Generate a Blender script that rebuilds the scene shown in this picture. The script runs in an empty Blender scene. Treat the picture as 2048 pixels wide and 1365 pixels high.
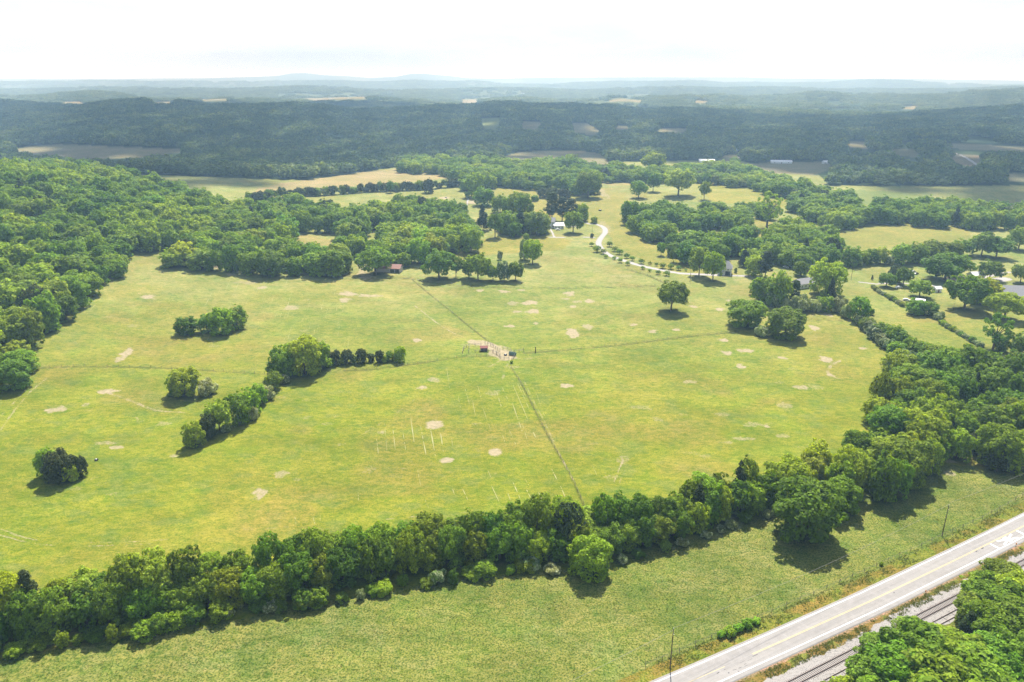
import bpy, math, random
import numpy as np
R = math.radians
C = bpy.context.scene.collection
scene = bpy.context.scene

# ------------------------------------------------------------------ camera, world, sun, exposure
HC = 135.0                       # camera height above the pasture
F = 1480.0                       # focal length in photo pixels (photo 2048 wide)
CX, CY = 1024.0, 682.5
PITCH = math.atan((CY - 157.0) / F)
cam_d = bpy.data.cameras.new('camera'); cam = bpy.data.objects.new('camera', cam_d); C.objects.link(cam)
cam_d.sensor_width = 36.0; cam_d.lens = F / 2048 * 36.0
cam_d.clip_start = 1.0; cam_d.clip_end = 60000.0
cam.location = (0, 0, HC); cam.rotation_euler = (R(90) - PITCH, 0, 0)
scene.camera = cam

SUN_EL, SUN_AZ = R(56), R(9)    # azimuth measured from +Y (straight ahead) towards +X
sdir = np.array([math.sin(SUN_AZ) * math.cos(SUN_EL), math.cos(SUN_AZ) * math.cos(SUN_EL), math.sin(SUN_EL)])
world = bpy.data.worlds.new('World'); scene.world = world; world.use_nodes = True
wn = world.node_tree; wn.nodes.clear()
def wnode(t, **k):
    n = wn.nodes.new(t)
    for a, v in k.items(): setattr(n, a, v)
    return n
sky = wnode('ShaderNodeTexSky', sky_type='NISHITA', sun_disc=False, sun_elevation=SUN_EL, sun_rotation=SUN_AZ,
            altitude=300, air_density=1.0, dust_density=2.0, ozone_density=1.0)
bg = wnode('ShaderNodeBackground'); bg.inputs[1].default_value = 0.085
tc = wnode('ShaderNodeTexCoord'); mp = wnode('ShaderNodeMapping'); mp.inputs['Scale'].default_value = (1, 1, 5)
nz = wnode('ShaderNodeTexNoise'); nz.inputs['Scale'].default_value = 3.2; nz.inputs['Detail'].default_value = 7; nz.inputs['Roughness'].default_value = 0.55
ramp = wnode('ShaderNodeValToRGB'); ramp.color_ramp.elements[0].position = 0.36; ramp.color_ramp.elements[1].position = 0.60
ramp.color_ramp.elements[0].color = (0.86, 0.86, 0.86, 1); ramp.color_ramp.elements[1].color = (1, 1, 1, 1)
mix = wnode('ShaderNodeMix', data_type='RGBA'); mix.inputs['B'].default_value = (6.5, 7.0, 7.6, 1)
L = wn.links.new
L(tc.outputs['Generated'], mp.inputs['Vector']); L(mp.outputs[0], nz.inputs['Vector']); L(nz.outputs['Fac'], ramp.inputs[0])
sepz = wnode('ShaderNodeSeparateXYZ'); L(tc.outputs['Generated'], sepz.inputs[0])
thin_up = wnode('ShaderNodeMapRange'); L(sepz.outputs[2], thin_up.inputs[0])      # the thin veil looks densest near the horizon, as any cloud layer does
for _i, _v in enumerate((0.05, 0.5, 1.0, 0.12)): thin_up.inputs[_i + 1].default_value = _v
mulv = wnode('ShaderNodeMath', operation='MULTIPLY'); L(ramp.outputs[0], mulv.inputs[0]); L(thin_up.outputs[0], mulv.inputs[1]); L(mulv.outputs[0], mix.inputs['Factor']); L(sky.outputs[0], mix.inputs['A'])
nz2 = wnode('ShaderNodeTexNoise'); nz2.inputs['Scale'].default_value = 2.3; nz2.inputs['Detail'].default_value = 8; nz2.inputs['Roughness'].default_value = .6; L(mp.outputs[0], nz2.inputs['Vector'])
rp2 = wnode('ShaderNodeValToRGB'); rp2.color_ramp.elements[0].position = .40; rp2.color_ramp.elements[1].position = .56; L(nz2.outputs['Fac'], rp2.inputs[0])
cm_ = wnode('ShaderNodeMix', data_type='RGBA'); L(rp2.outputs[0], cm_.inputs['Factor']); cm_.inputs['A'].default_value = (5.3, 6.1, 7.0, 1); cm_.inputs['B'].default_value = (6.4, 7.1, 7.9, 1); L(cm_.outputs['Result'], mix.inputs['B']); L(mix.outputs['Result'], bg.inputs[0])
wo = wnode('ShaderNodeOutputWorld'); L(bg.outputs[0], wo.inputs[0])

sun_d = bpy.data.lights.new('sun', 'SUN'); sun_d.energy = 5.0; sun_d.angle = R(0.53); sun_d.color = (1.0, 0.96, 0.89)
sun = bpy.data.objects.new('sun', sun_d); C.objects.link(sun)
from mathutils import Vector, Matrix
sun.rotation_euler = Vector(sdir.tolist()).to_track_quat('Z', 'Y').to_euler()
scene.view_settings.view_transform = 'Standard'; scene.view_settings.look = 'None'
scene.view_settings.gamma = 1.0; scene.view_settings.use_curve_mapping = False
scene.view_settings.exposure = 1.04
scene.render.engine = 'CYCLES'
cy = scene.cycles
cy.use_denoising = True; cy.denoising_prefilter = 'NONE'
cy.max_bounces = 7; cy.diffuse_bounces = 4; cy.glossy_bounces = 1; cy.transmission_bounces = 3; cy.transparent_max_bounces = 4
cy.volume_bounces = 0; cy.use_adaptive_sampling = True; cy.adaptive_threshold = 0.008

# ------------------------------------------------------------------ noise and terrain
def _hash(ix, iy, seed):
    n = (ix.astype(np.int64) * 374761393 + iy.astype(np.int64) * 668265263 + seed * 1442695041) & 0xffffffff
    n = ((n ^ (n >> 13)) * 1274126177) & 0xffffffff
    n = n ^ (n >> 16)
    return (n & 0xffff) / 65535.0
def vnoise(x, y, seed=0):
    x = np.asarray(x, float); y = np.asarray(y, float)
    ix = np.floor(x); iy = np.floor(y); fx = x - ix; fy = y - iy
    fx = fx * fx * (3 - 2 * fx); fy = fy * fy * (3 - 2 * fy)
    a = _hash(ix, iy, seed); b = _hash(ix + 1, iy, seed); c = _hash(ix, iy + 1, seed); d = _hash(ix + 1, iy + 1, seed)
    return (a * (1 - fx) + b * fx) * (1 - fy) + (c * (1 - fx) + d * fx) * fy
def fbm(x, y, seed=0, o=4):
    s = 0; a = 1; t = 0
    for k in range(o):
        s = s + a * vnoise(x * 2 ** k, y * 2 ** k, seed + k * 17); t += a; a *= 0.5
    return s / t
def sstep(a, b, x):
    t = np.clip((x - a) / (b - a), 0, 1); return t * t * (3 - 2 * t)
cp, sp = math.cos(PITCH), math.sin(PITCH)
def project(x, y, z):
    d = y * cp + (HC - z) * sp
    d = np.maximum(d, 1e-3)
    up = y * sp - (HC - z) * cp
    return CX + F * x / d, CY - F * up / d
def az_px(x, y):
    return CX + F * x / np.maximum(y * cp + HC * sp, 50.0)
def crest_z(px_y, dist):        # height that shows at photo row px_y when at that distance
    v = (CY - np.asarray(px_y, float)) / F
    dep = PITCH - np.arctan(v)
    return HC - dist * np.tan(dep)
RIDGES = [  # distance, front width, back width, tree allowance, rows of the crest by photo column
    (2650, 620, 260, 13, [(-600, 204), (0, 205), (300, 203), (620, 207), (720, 217), (830, 209), (1000, 207), (1200, 211), (1340, 214),
                          (1500, 232), (1640, 247), (1750, 238), (1850, 226), (1950, 219), (2048, 212), (2700, 204)]),
    (4300, 500, 300, 10, [(-600, 192), (0, 191), (90, 187), (200, 188), (280, 198), (600, 197), (680, 190), (760, 196), (1180, 200), (1240, 188),
                          (1400, 184), (1500, 190), (1640, 184), (1720, 183), (1800, 188), (1900, 187), (1990, 175), (2048, 171), (2700, 160)]),
    (6300, 700, 400, 8, [(-600, 176), (0, 176), (200, 174), (420, 178), (640, 173), (800, 177), (900, 175), (980, 177), (1100, 180),
                         (1300, 178), (1500, 176), (1700, 180), (1900, 176), (2048, 170), (2700, 164)]),
    (9300, 900, 600, 6, [(-600, 165), (0, 166), (300, 163), (520, 164), (700, 162), (900, 163), (1050, 168), (1200, 166), (1400, 162),
                         (1560, 165), (1720, 161), (1800, 162), (1900, 168), (1920, 165), (1990, 168), (2048, 168), (2700, 166)]),
    (13500, 1500, 1200, 0, [(-600, 158), (0, 158), (200, 158.5), (400, 157), (520, 153.5), (560, 152), (585, 147.5), (615, 147), (650, 151), (690, 152),
                            (740, 156), (790, 154), (825, 147.5), (850, 147.5), (875, 150), (900, 152), (930, 156), (1000, 158), (1080, 156),
                            (1300, 155), (1480, 155), (1560, 157.5), (1700, 158), (1760, 157), (1900, 160), (2048, 162), (2700, 161)]),
]
def terrain(x, y):
    x = np.asarray(x, float); y = np.asarray(y, float)
    z = 2.4 * (fbm(x / 170.0, y / 170.0, 5, 2) - 0.5) * sstep(230, 330, y) * (1 - 0.3 * sstep(700, 1200, y))
    z = z + 44.0 * np.exp(-((x + 525) / 165) ** 2 / 2 * np.where(x < -525, 0.3, 1.0) - ((y - 640) / 245) ** 2 / 2)
    z = z - 6.0 * np.exp(-((x + 560) / 500) ** 2 - ((y - 1350) / 200) ** 2)
    z = z + 5.0 * np.exp(-((x - 85) / 150) ** 2 - ((y - 1290) / 110) ** 2)      # domed brown field
    z = z + 4.0 * np.exp(-((x + 190) / 150) ** 2 - ((y - 1010) / 80) ** 2)      # hay knoll
    z = z + 3.0 * np.exp(-((x - 280) / 150) ** 2 - ((y - 900) / 90) ** 2)
    w = sstep(1250, 2000, y)
    z = z + w * (48 * (fbm(x / 560.0 + 3.3, y / 420.0 + 7.7, 11, 3) - 0.50))
    u = az_px(x, y)
    for i, (D, wf, wb, tr, prof) in enumerate(RIDGES):
        px = [p[0] for p in prof]; py = [p[1] for p in prof]
        Dl = D + (fbm(x / 900.0, x * 0 + i * 3.1, 40 + i, 2) - 0.5) * wf * 0.9
        h = crest_z(np.interp(u, px, py), Dl) - tr + (fbm(x / (D * .09), x * 0 + 9.0 * i, 60 + i, 4) - 0.5) * D * (.013 if i < 2 else .007 if i < 4 else .0012)
        t = (y - Dl)
        g = np.where(t < 0, np.exp(-(t / wf) ** 2), np.exp(-(t / wb) ** 2))
        z = z * (1 - g) + np.maximum(h, z * 0.2 - 5) * g
    return z
def ground(px, py, h=0.0):
    """photo pixel -> point on the terrain (raised by h)"""
    px = np.atleast_1d(np.asarray(px, float)); py = np.atleast_1d(np.asarray(py, float))
    u = (px - CX) / F; v = (CY - py) / F
    dx, dy, dz = u, cp + v * sp, v * cp - sp
    t = np.geomspace(60, 16000, 330)[None, :]
    X = dx[:, None] * t; Y = dy[:, None] * t; Z = HC + dz[:, None] * t
    below = Z < terrain(X, Y) + h
    k = np.where(below.any(1), below.argmax(1), t.shape[1] - 1); k = np.maximum(k, 1)
    lo = t[0, k - 1]; hi = t[0, k]
    for _ in range(9):
        m = (lo + hi) / 2
        b = HC + dz * m < terrain(dx * m, dy * m) + h
        hi = np.where(b, m, hi); lo = np.where(b, lo, m)
    return np.stack([dx * hi, dy * hi, terrain(dx * hi, dy * hi)], 1)
def G(px, py, h=0.0):
    return ground(px, py, h)[0]
def wpoly(pts, h=0.0, dens=1):
    P = []
    for i in range(len(pts)):
        a = pts[i]; b = pts[(i + 1) % len(pts)]
        for k in range(dens): P.append((a[0] + (b[0] - a[0]) * k / dens, a[1] + (b[1] - a[1]) * k / dens))
    P = np.array(P, float)
    return ground(P[:, 0], P[:, 1], h)[:, :2]
def inpoly(x, y, P):
    out = np.zeros(x.shape, bool)
    bb = (x > P[:, 0].min()) & (x < P[:, 0].max()) & (y > P[:, 1].min()) & (y < P[:, 1].max())
    xs, ys = x[bb], y[bb]; r = np.zeros(xs.shape, bool)
    j = len(P) - 1
    for i in range(len(P)):
        xi, yi = P[i]; xj, yj = P[j]
        if yi != yj:
            c = ((yi > ys) != (yj > ys)) & (xs < (xj - xi) * (ys - yi) / (yj - yi) + xi)
            r ^= c
        j = i
    out[bb] = r
    return out
def seg_dist(x, y, P, rng=40.0):
    """distance to a world polyline, for points within rng of it"""
    d = np.full(x.shape, 1e9)
    for a, b in zip(P[:-1], P[1:]):
        bb = (x > min(a[0], b[0]) - rng) & (x < max(a[0], b[0]) + rng) & (y > min(a[1], b[1]) - rng) & (y < max(a[1], b[1]) + rng)
        xs, ys = x[bb], y[bb]; vx, vy = b[0] - a[0], b[1] - a[1]; q = vx * vx + vy * vy + 1e-9
        t = np.clip(((xs - a[0]) * vx + (ys - a[1]) * vy) / q, 0, 1)
        d[bb] = np.minimum(d[bb], np.hypot(xs - a[0] - t * vx, ys - a[1] - t * vy))
    return d
def smooth_line(P, n=6):
    P = np.array(P, float); out = []
    for i in range(len(P) - 1):
        p0 = P[max(i - 1, 0)]; p1 = P[i]; p2 = P[i + 1]; p3 = P[min(i + 2, len(P) - 1)]
        for k in range(n):
            t = k / n
            out.append(0.5 * ((2 * p1) + (-p0 + p2) * t + (2 * p0 - 5 * p1 + 4 * p2 - p3) * t * t + (-p0 + 3 * p1 - 3 * p2 + p3) * t ** 3))
    out.append(P[-1]); return np.array(out)
def wline(pts, n=6):
    P = smooth_line(pts, n) if n > 1 else np.array(pts, float)
    return ground(P[:, 0], P[:, 1])[:, :2]

# road frame: s along the road, n across it (positive = towards the pasture)
RA = G(1442.5, 1363.6)[:2]; RB = G(2048, 1074)[:2]
RD = (RB - RA) / np.linalg.norm(RB - RA); RN = np.array([-RD[1], RD[0]])
K = HC / 124.0
def bend(s):     # the road's slight bend: offset of its near white line
    return K * np.interp(np.asarray(s) / K, [-80, -30, 0, 22, 51, 90, 115, 160, 260], [2.0, .75, 0, -.44, -.78, -.42, 0, 1.1, 4.5])
def road_pt(s, n, z=0.0):
    s = np.asarray(s, float); b = bend(s) + n
    return np.stack([RA[0] + RD[0] * s + RN[0] * b, RA[1] + RD[1] * s + RN[1] * b, np.zeros_like(s) + z], -1)
def road_sn(x, y):
    s = (x - RA[0]) * RD[0] + (y - RA[1]) * RD[1]; n = (x - RA[0]) * RN[0] + (y - RA[1]) * RN[1]
    return s, n - bend(s)

# ------------------------------------------------------------------ helpers: meshes, objects, materials
def np_mesh(name, V, Q, mat=None, smooth=False):
    """mesh from vertex array and quad (n,4) or tri (n,3) array"""
    me = bpy.data.meshes.new(name); V = np.asarray(V, np.float32); Q = np.asarray(Q, np.int32); k = Q.shape[1]
    me.vertices.add(len(V)); me.vertices.foreach_set('co', V.ravel())
    me.loops.add(Q.size); me.loops.foreach_set('vertex_index', Q.ravel())
    me.polygons.add(len(Q)); me.polygons.foreach_set('loop_start', np.arange(0, Q.size, k, dtype=np.int32))
    if smooth: me.polygons.foreach_set('use_smooth', np.ones(len(Q), bool))
    else: me.polygons.foreach_set('use_smooth', np.zeros(len(Q), bool))
    if mat: me.materials.append(mat)
    me.update(calc_edges=True)
    return me
def link(name, me, parent=None, loc=None, kind=None):
    o = bpy.data.objects.new(name, me); C.objects.link(o)
    if parent is not None: o.parent = parent
    if loc is not None: o.location = loc
    if kind: o['kind'] = kind
    return o
def tag(o, label, cat, group=None):
    o['label'] = label; o['category'] = cat
    if group: o['group'] = group
    return o
def thing(name, label, cat, loc=(0, 0, 0), rz=0.0, group=None):
    o = bpy.data.objects.new(name, None); C.objects.link(o); o.empty_display_size = 1
    o.location = tuple(float(t) for t in loc); o.rotation_euler = (0, 0, rz)
    return tag(o, label, cat, group)
class MB:
    def __init__(s): s.v = []; s.f = []
    def add(s, V, Fc):
        b = len(s.v); s.v += [tuple(map(float, p)) for p in V]; s.f += [tuple(i + b for i in q) for q in Fc]; return s
    def box(s, x0, x1, y0, y1, z0, z1):
        return s.add([(x0, y0, z0), (x1, y0, z0), (x1, y1, z0), (x0, y1, z0), (x0, y0, z1), (x1, y0, z1), (x1, y1, z1), (x0, y1, z1)],
                     [(0, 3, 2, 1), (4, 5, 6, 7), (0, 1, 5, 4), (1, 2, 6, 5), (2, 3, 7, 6), (3, 0, 4, 7)])
    def tube(s, pts, rad, n=6):
        pts = [np.array(p, float) for p in pts]; rings = []
        for i, p in enumerate(pts):
            d = pts[min(i + 1, len(pts) - 1)] - pts[max(i - 1, 0)]; d = d / (np.linalg.norm(d) + 1e-9)
            a = np.cross(d, [0.0, 0.0, 1.0]) if abs(d[2]) < 0.9 else np.cross(d, [1.0, 0.0, 0.0]); a /= np.linalg.norm(a); b = np.cross(d, a)
            r = rad[i] if hasattr(rad, '__len__') else rad
            rings.append([p + r * (math.cos(2 * math.pi * k / n) * a + math.sin(2 * math.pi * k / n) * b) for k in range(n)])
        V = [q for r_ in rings for q in r_]; Fc = []
        for i in range(len(pts) - 1):
            for k in range(n): Fc.append((i * n + k, i * n + (k + 1) % n, (i + 1) * n + (k + 1) % n, (i + 1) * n + k))
        Fc.append(tuple(range(n))[::-1]); Fc.append(tuple((len(pts) - 1) * n + k for k in range(n)))
        return s.add(V, Fc)
    def mesh(s, name, mat):
        me = bpy.data.meshes.new(name); me.from_pydata(s.v, [], s.f); me.materials.append(mat); me.update(); return me
    def build(s, name, mat, parent=None, kind=None):
        return link(name, s.mesh(name, mat), parent, kind=kind)
class NT:
    def __init__(s, name):
        s.m = bpy.data.materials.new(name); s.m.use_nodes = True; s.t = s.m.node_tree; s.t.nodes.clear()
        s.out = s.n('ShaderNodeOutputMaterial')
    def n(s, t, **k):
        n = s.t.nodes.new(t)
        for a, v in k.items(): setattr(n, a, v)
        return n
    def l(s, a, b): s.t.links.new(a, b)
    def noise(s, scale, detail=3, rough=0.5, vec=None, dist=0.0):
        n = s.n('ShaderNodeTexNoise'); n.inputs['Scale'].default_value = scale; n.inputs['Detail'].default_value = detail
        n.inputs['Roughness'].default_value = rough; n.inputs['Distortion'].default_value = dist
        if vec is not None: s.l(vec, n.inputs['Vector'])
        return n.outputs['Fac']
    def math(s, op, a, b=None, clamp=False):
        n = s.n('ShaderNodeMath', operation=op, use_clamp=clamp)
        for i, q in enumerate((a, b)):
            if q is None: continue
            if isinstance(q, (int, float)): n.inputs[i].default_value = q
            else: s.l(q, n.inputs[i])
        return n.outputs[0]
    def rng(s, v, a, b, c=0.0, d=1.0):
        n = s.n('ShaderNodeMapRange'); s.l(v, n.inputs[0])
        for i, q in enumerate((a, b, c, d)): n.inputs[i + 1].default_value = q
        return n.outputs[0]
    def mix(s, f, a, b, blend='MIX'):
        n = s.n('ShaderNodeMix', data_type='RGBA', blend_type=blend)
        for k, q in (('Factor', f), ('A', a), ('B', b)):
            if isinstance(q, (int, float)): n.inputs[k].default_value = q
            elif isinstance(q, tuple): n.inputs[k].default_value = (q + (1,))[:4]
            else: s.l(q, n.inputs[k])
        return n.outputs['Result']
    def bsdf(s, col, rough=0.9, spec=0.2, bump=None, bstr=0.3, bdist=0.1):
        b = s.n('ShaderNodeBsdfPrincipled'); b.inputs['Roughness'].default_value = rough; b.inputs['Specular IOR Level'].default_value = spec
        if isinstance(col, tuple): b.inputs['Base Color'].default_value = (col + (1,))[:4]
        else: s.l(col, b.inputs['Base Color'])
        if bump is not None:
            bu = s.n('ShaderNodeBump'); bu.inputs['Strength'].default_value = bstr; bu.inputs['Distance'].default_value = bdist
            s.l(bump, bu.inputs['Height']); s.l(bu.outputs[0], b.inputs['Normal'])
        return b.outputs[0]
    def surf(s, sh): s.l(sh, s.out.inputs['Surface']); return s.m
def plain(name, col, var=0.25, scale=1.5, rough=0.8, spec=0.2):
    m = NT(name); tcn = m.n('ShaderNodeTexCoord').outputs['Object']
    f = m.noise(scale, 4, 0.6, tcn); f2 = m.noise(scale * 9, 2, 0.6, tcn)
    d = tuple(c * (1 - var) for c in col); e = tuple(min(1, c * (1 + var)) for c in col)
    c = m.mix(m.rng(m.math('ADD', m.math('MULTIPLY', f, .7), m.math('MULTIPLY', f2, .3)), .3, .7), d, e)
    return m.surf(m.bsdf(c, rough, spec))

# ------------------------------------------------------------------ ground colours (albedo) and the field map
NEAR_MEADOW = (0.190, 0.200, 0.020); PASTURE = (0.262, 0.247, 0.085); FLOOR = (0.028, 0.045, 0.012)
VERGE = (0.185, 0.190, 0.042); HAY = (0.30, 0.225, 0.10); TILLED = (0.215, 0.175, 0.09); STRAW = (0.36, 0.27, 0.15); CANOPY = (0.035, 0.058, 0.014)
# fields beyond the near boundary: outline in photo pixels, colour
FAR_FIELDS = [
    ([(18, 298), (75, 291), (130, 289), (250, 294), (360, 298), (372, 305), (250, 318), (130, 320), (55, 312)], TILLED),
    ([(1000, 316), (1035, 305), (1090, 301), (1150, 301), (1200, 307), (1225, 330), (1180, 345), (1080, 345), (1000, 330)], TILLED),
    ([(955, 237), (1005, 235), (995, 262), (968, 258)], (0.17, 0.19, 0.06)),
    ([(1040, 243), (1085, 244), (1082, 259), (1042, 260)], TILLED),
    ([(1140, 246), (1175, 247), (1204, 264), (1190, 271), (1148, 266)], TILLED),
    ([(1229, 252), (1262, 253), (1258, 260), (1232, 260)], TILLED),
    ([(1310, 257), (1385, 257), (1362, 267), (1318, 266)], TILLED),
    ([(1488, 329), (1560, 323), (1660, 325), (1670, 338), (1625, 350), (1540, 346)], TILLED),
    ([(1436, 312), (1480, 308), (1480, 323), (1440, 325)], TILLED),
    ([(1686, 282), (1732, 284), (1738, 300), (1700, 296)], (0.19, 0.15, 0.07)),
    ([(1768, 296), (1830, 300), (1850, 318), (1800, 312)], (0.16, 0.14, 0.06)),
    ([(1888, 287), (1960, 289), (2080, 296), (2080, 306), (1990, 303), (1900, 297)], (0.20, 0.17, 0.10)),
    ([(1900, 308), (1958, 311), (1968, 332), (1935, 334), (1905, 322)], (0.21, 0.16, 0.09)),
    ([(2010, 346), (2090, 348), (2090, 366), (2018, 362)], (0.19, 0.17, 0.09)),
    ([(2030, 400), (2090, 400), (2090, 428), (2040, 425)], (0.19, 0.17, 0.09)),
    ([(1655, 379), (1740, 381), (1830, 388), (1900, 402), (1880, 416), (1790, 414), (1700, 410)], (0.17, 0.19, 0.05)),
    ([(395, 199), (460, 198), (470, 202), (400, 203)], (.24, .2, .1)), ([(610, 197), (735, 194), (740, 198), (620, 202)], (.24, .2, .1)),
    ([(915, 200), (965, 199), (965, 205), (920, 206)], HAY), ([(1215, 200), (1290, 200), (1290, 203), (1220, 204)], HAY),
    ([(1800, 213), (1840, 212), (1838, 219), (1805, 218)], HAY), ([(1650, 203), (1690, 203), (1690, 208), (1655, 208)], HAY),
    ([(300, 204), (350, 203), (352, 207), (305, 208)], HAY), ([(1380, 203), (1420, 203), (1420, 206), (1385, 206)], HAY),
    ([(120, 205), (170, 204), (175, 207), (125, 208)], HAY),
]
FAR_LINE = [(-700, 332), (0, 335), (340, 372), (400, 392), (520, 376), (600, 362), (690, 350), (780, 336), (860, 322), (1000, 326), (1200, 324), (1330, 322),
            (1480, 322), (1560, 338), (1640, 352), (1660, 372), (1780, 378), (1900, 400), (1905, 440), (2700, 450)]
def is_far(x, y, z):
    px, py = project(x, y, z)
    return (py < np.interp(px, [p[0] for p in FAR_LINE], [p[1] for p in FAR_LINE])) & (y > 1000) | (y > 1900)
NEAR_FIELDS = [
    ([(515, 378), (560, 368), (620, 358), (690, 349), (760, 340), (800, 338), (870, 346), (930, 352), (850, 362), (700, 374), (560, 386), (500, 398)], HAY),
    ([(1200, 358), (1300, 360), (1290, 372), (1240, 372), (1200, 368)], (0.30, 0.235, 0.09)),
    ([(1390, 358), (1500, 362), (1570, 370), (1620, 400), (1600, 420), (1500, 410), (1420, 405)], (0.255, 0.225, 0.048)),
    ([(1500, 440), (1545, 440), (1550, 480), (1505, 470)], (0.27, 0.22, 0.06)),
    ([(1000, 372), (1250, 385), (1270, 440), (1180, 446), (1040, 430), (960, 400)], (0.25, 0.215, 0.055)),
    ([(1180, 430), (1280, 440), (1380, 530), (1500, 552), (1340, 545), (1240, 500)], (0.235, 0.21, 0.05)),
    ([(860, 500), (1000, 470), (1150, 480), (1120, 500), (960, 510), (870, 530)], (0.25, 0.215, 0.05)),
    ([(1660, 462), (1780, 442), (1950, 448), (1930, 490), (1720, 500)], (0.225, 0.205, 0.05)),
    ([(570, 460), (660, 480), (680, 498), (600, 492), (570, 480)], (0.25, 0.21, 0.07)),
]
# bare patches: x, y, half width, half height in photo pixels, strength
SOIL = [(297, 595, 15, 5, 1), (583, 616, 14, 5, .7), (255, 705, 15, 8, 1), (240, 718, 13, 6, .8), (214, 783, 18, 6, 1), (113, 819, 19, 7, .8), (173, 809, 9, 5, .6),
 (327, 848, 15, 5, .5), (205, 886, 25, 4, .5), (232, 895, 14, 4, .8), (350, 912, 10, 5, .6), (522, 985, 20, 11, .8), (560, 949, 15, 7, .6), (433, 534, 13, 5, .8),
 (461, 550, 15, 3, .7), (495, 565, 25, 4, .5), (525, 576, 12, 4, .8), (693, 588, 20, 5, 1), (735, 592, 30, 3, .9), (688, 601, 13, 5, .9), (868, 850, 20, 10, 1.3),
 (892, 921, 16, 7, 1.3), (991, 905, 17, 8, 1.3), (843, 775, 12, 5, .9), (870, 760, 12, 5, .6), (1131, 772, 15, 6, 1), (834, 681, 12, 4, 1), (962, 581, 9, 3, .9),
 (1007, 584, 12, 3.5, 1), (1044, 581, 9, 2.5, .8), (1058, 606, 17, 4, 1), (1064, 623, 14, 5, 1), (1036, 624, 11, 3, .8), (1025, 607, 14, 4, .6), (1020, 652, 11, 4, 1),
 (1140, 588, 11, 5, .9), (1131, 598, 9, 2.5, .7), (1180, 603, 9, 5, 1), (1146, 613, 8, 3, .8), (1155, 603, 10, 3, .6), (1145, 667, 14, 9, 1.1), (1175, 655, 12, 6, .7),
 (1073, 647, 8, 3, .7), (1268, 650, 9, 3, .9), (1304, 663, 12, 3.5, .8), (1354, 660, 9, 3, 1), (1440, 619, 9, 4, 1), (1387, 614, 9, 4, 1), (1459, 602, 7, 3, .7),
 (1445, 681, 11, 4, 1), (1454, 706, 12, 5, .9), (1490, 702, 21, 4, .9), (1483, 733, 11, 5, 1), (1564, 716, 10, 4, 1), (1630, 657, 10, 5, 1.1), (1655, 629, 11, 5, 1.1),
 (1726, 697, 12, 4, 1), (1652, 719, 14, 6, 1), (1660, 750, 9, 5, .9), (1603, 776, 16, 6, .7), (1630, 775, 20, 5, .4), (1380, 764, 13, 4, .6), (1283, 816, 18, 5, .4),
 (1315, 840, 12, 5, .4), (1445, 829, 14, 5, .4), (1510, 850, 22, 5, .5), (1534, 853, 7, 4, .8), (1570, 872, 15, 4, .5), (1490, 878, 22, 4, .6), (1412, 912, 14, 5, .4),
 (1385, 906, 20, 5, .3), (1247, 920, 12, 8, .4), (1450, 885, 15, 3, .5), (760, 865, 9, 4, .5), (740, 940, 14, 7, .3), (280, 842, 8, 5, .3), (1900, 922, 12, 8, .7),
 (1900, 948, 12, 6, .6), (1570, 812, 14, 6, .5), (735, 555, 16, 7, .8), (722, 546, 8, 5, .7), (1000, 706, 26, 9, 1.3), (1012, 714, 22, 9, 1.5), (990, 694, 20, 4, .7),
 (940, 690, 22, 5, .4), (1250, 552, 30, 2.5, .4), (890, 396, 12, 3, 1.4), (944, 405, 15, 4, 1.2), (945, 395, 13, 4, .5), (1030, 735, 10, 3, .4), (1205, 385, 8, 12, .6),
 (1210, 455, 12, 12, .5), (1200, 462, 20, 4, .4), (1330, 596, 10, 2, .4), (985, 785, 14, 6, .4), (1530, 405, 8, 3, .3), (1450, 540, 10, 2, .5), (1560, 572, 6, 3, .3), (1900, 560, 20, 6, 1.2),
 (1700, 1300, 14, 8, .4), (1880, 1262, 30, 12, 1.1), (1870, 1290, 18, 10, .8), (1920, 1275, 14, 14, 1.1), (1905, 520, 14, 5, .6), (1790, 600, 14, 6, .6), (1768, 588, 10, 4, .5)]
rs0 = random.Random(4)
for _ in range(70):       # faint thin spots over the upper pasture
    px_ = rs0.uniform(120, 1700); py_ = rs0.uniform(560, 1000)
    if 380 + (px_ - 1000) ** 2 * 0 < py_: SOIL.append((px_, py_, rs0.uniform(5, 14), rs0.uniform(1.5, 4), rs0.uniform(.12, .4)))
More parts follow.
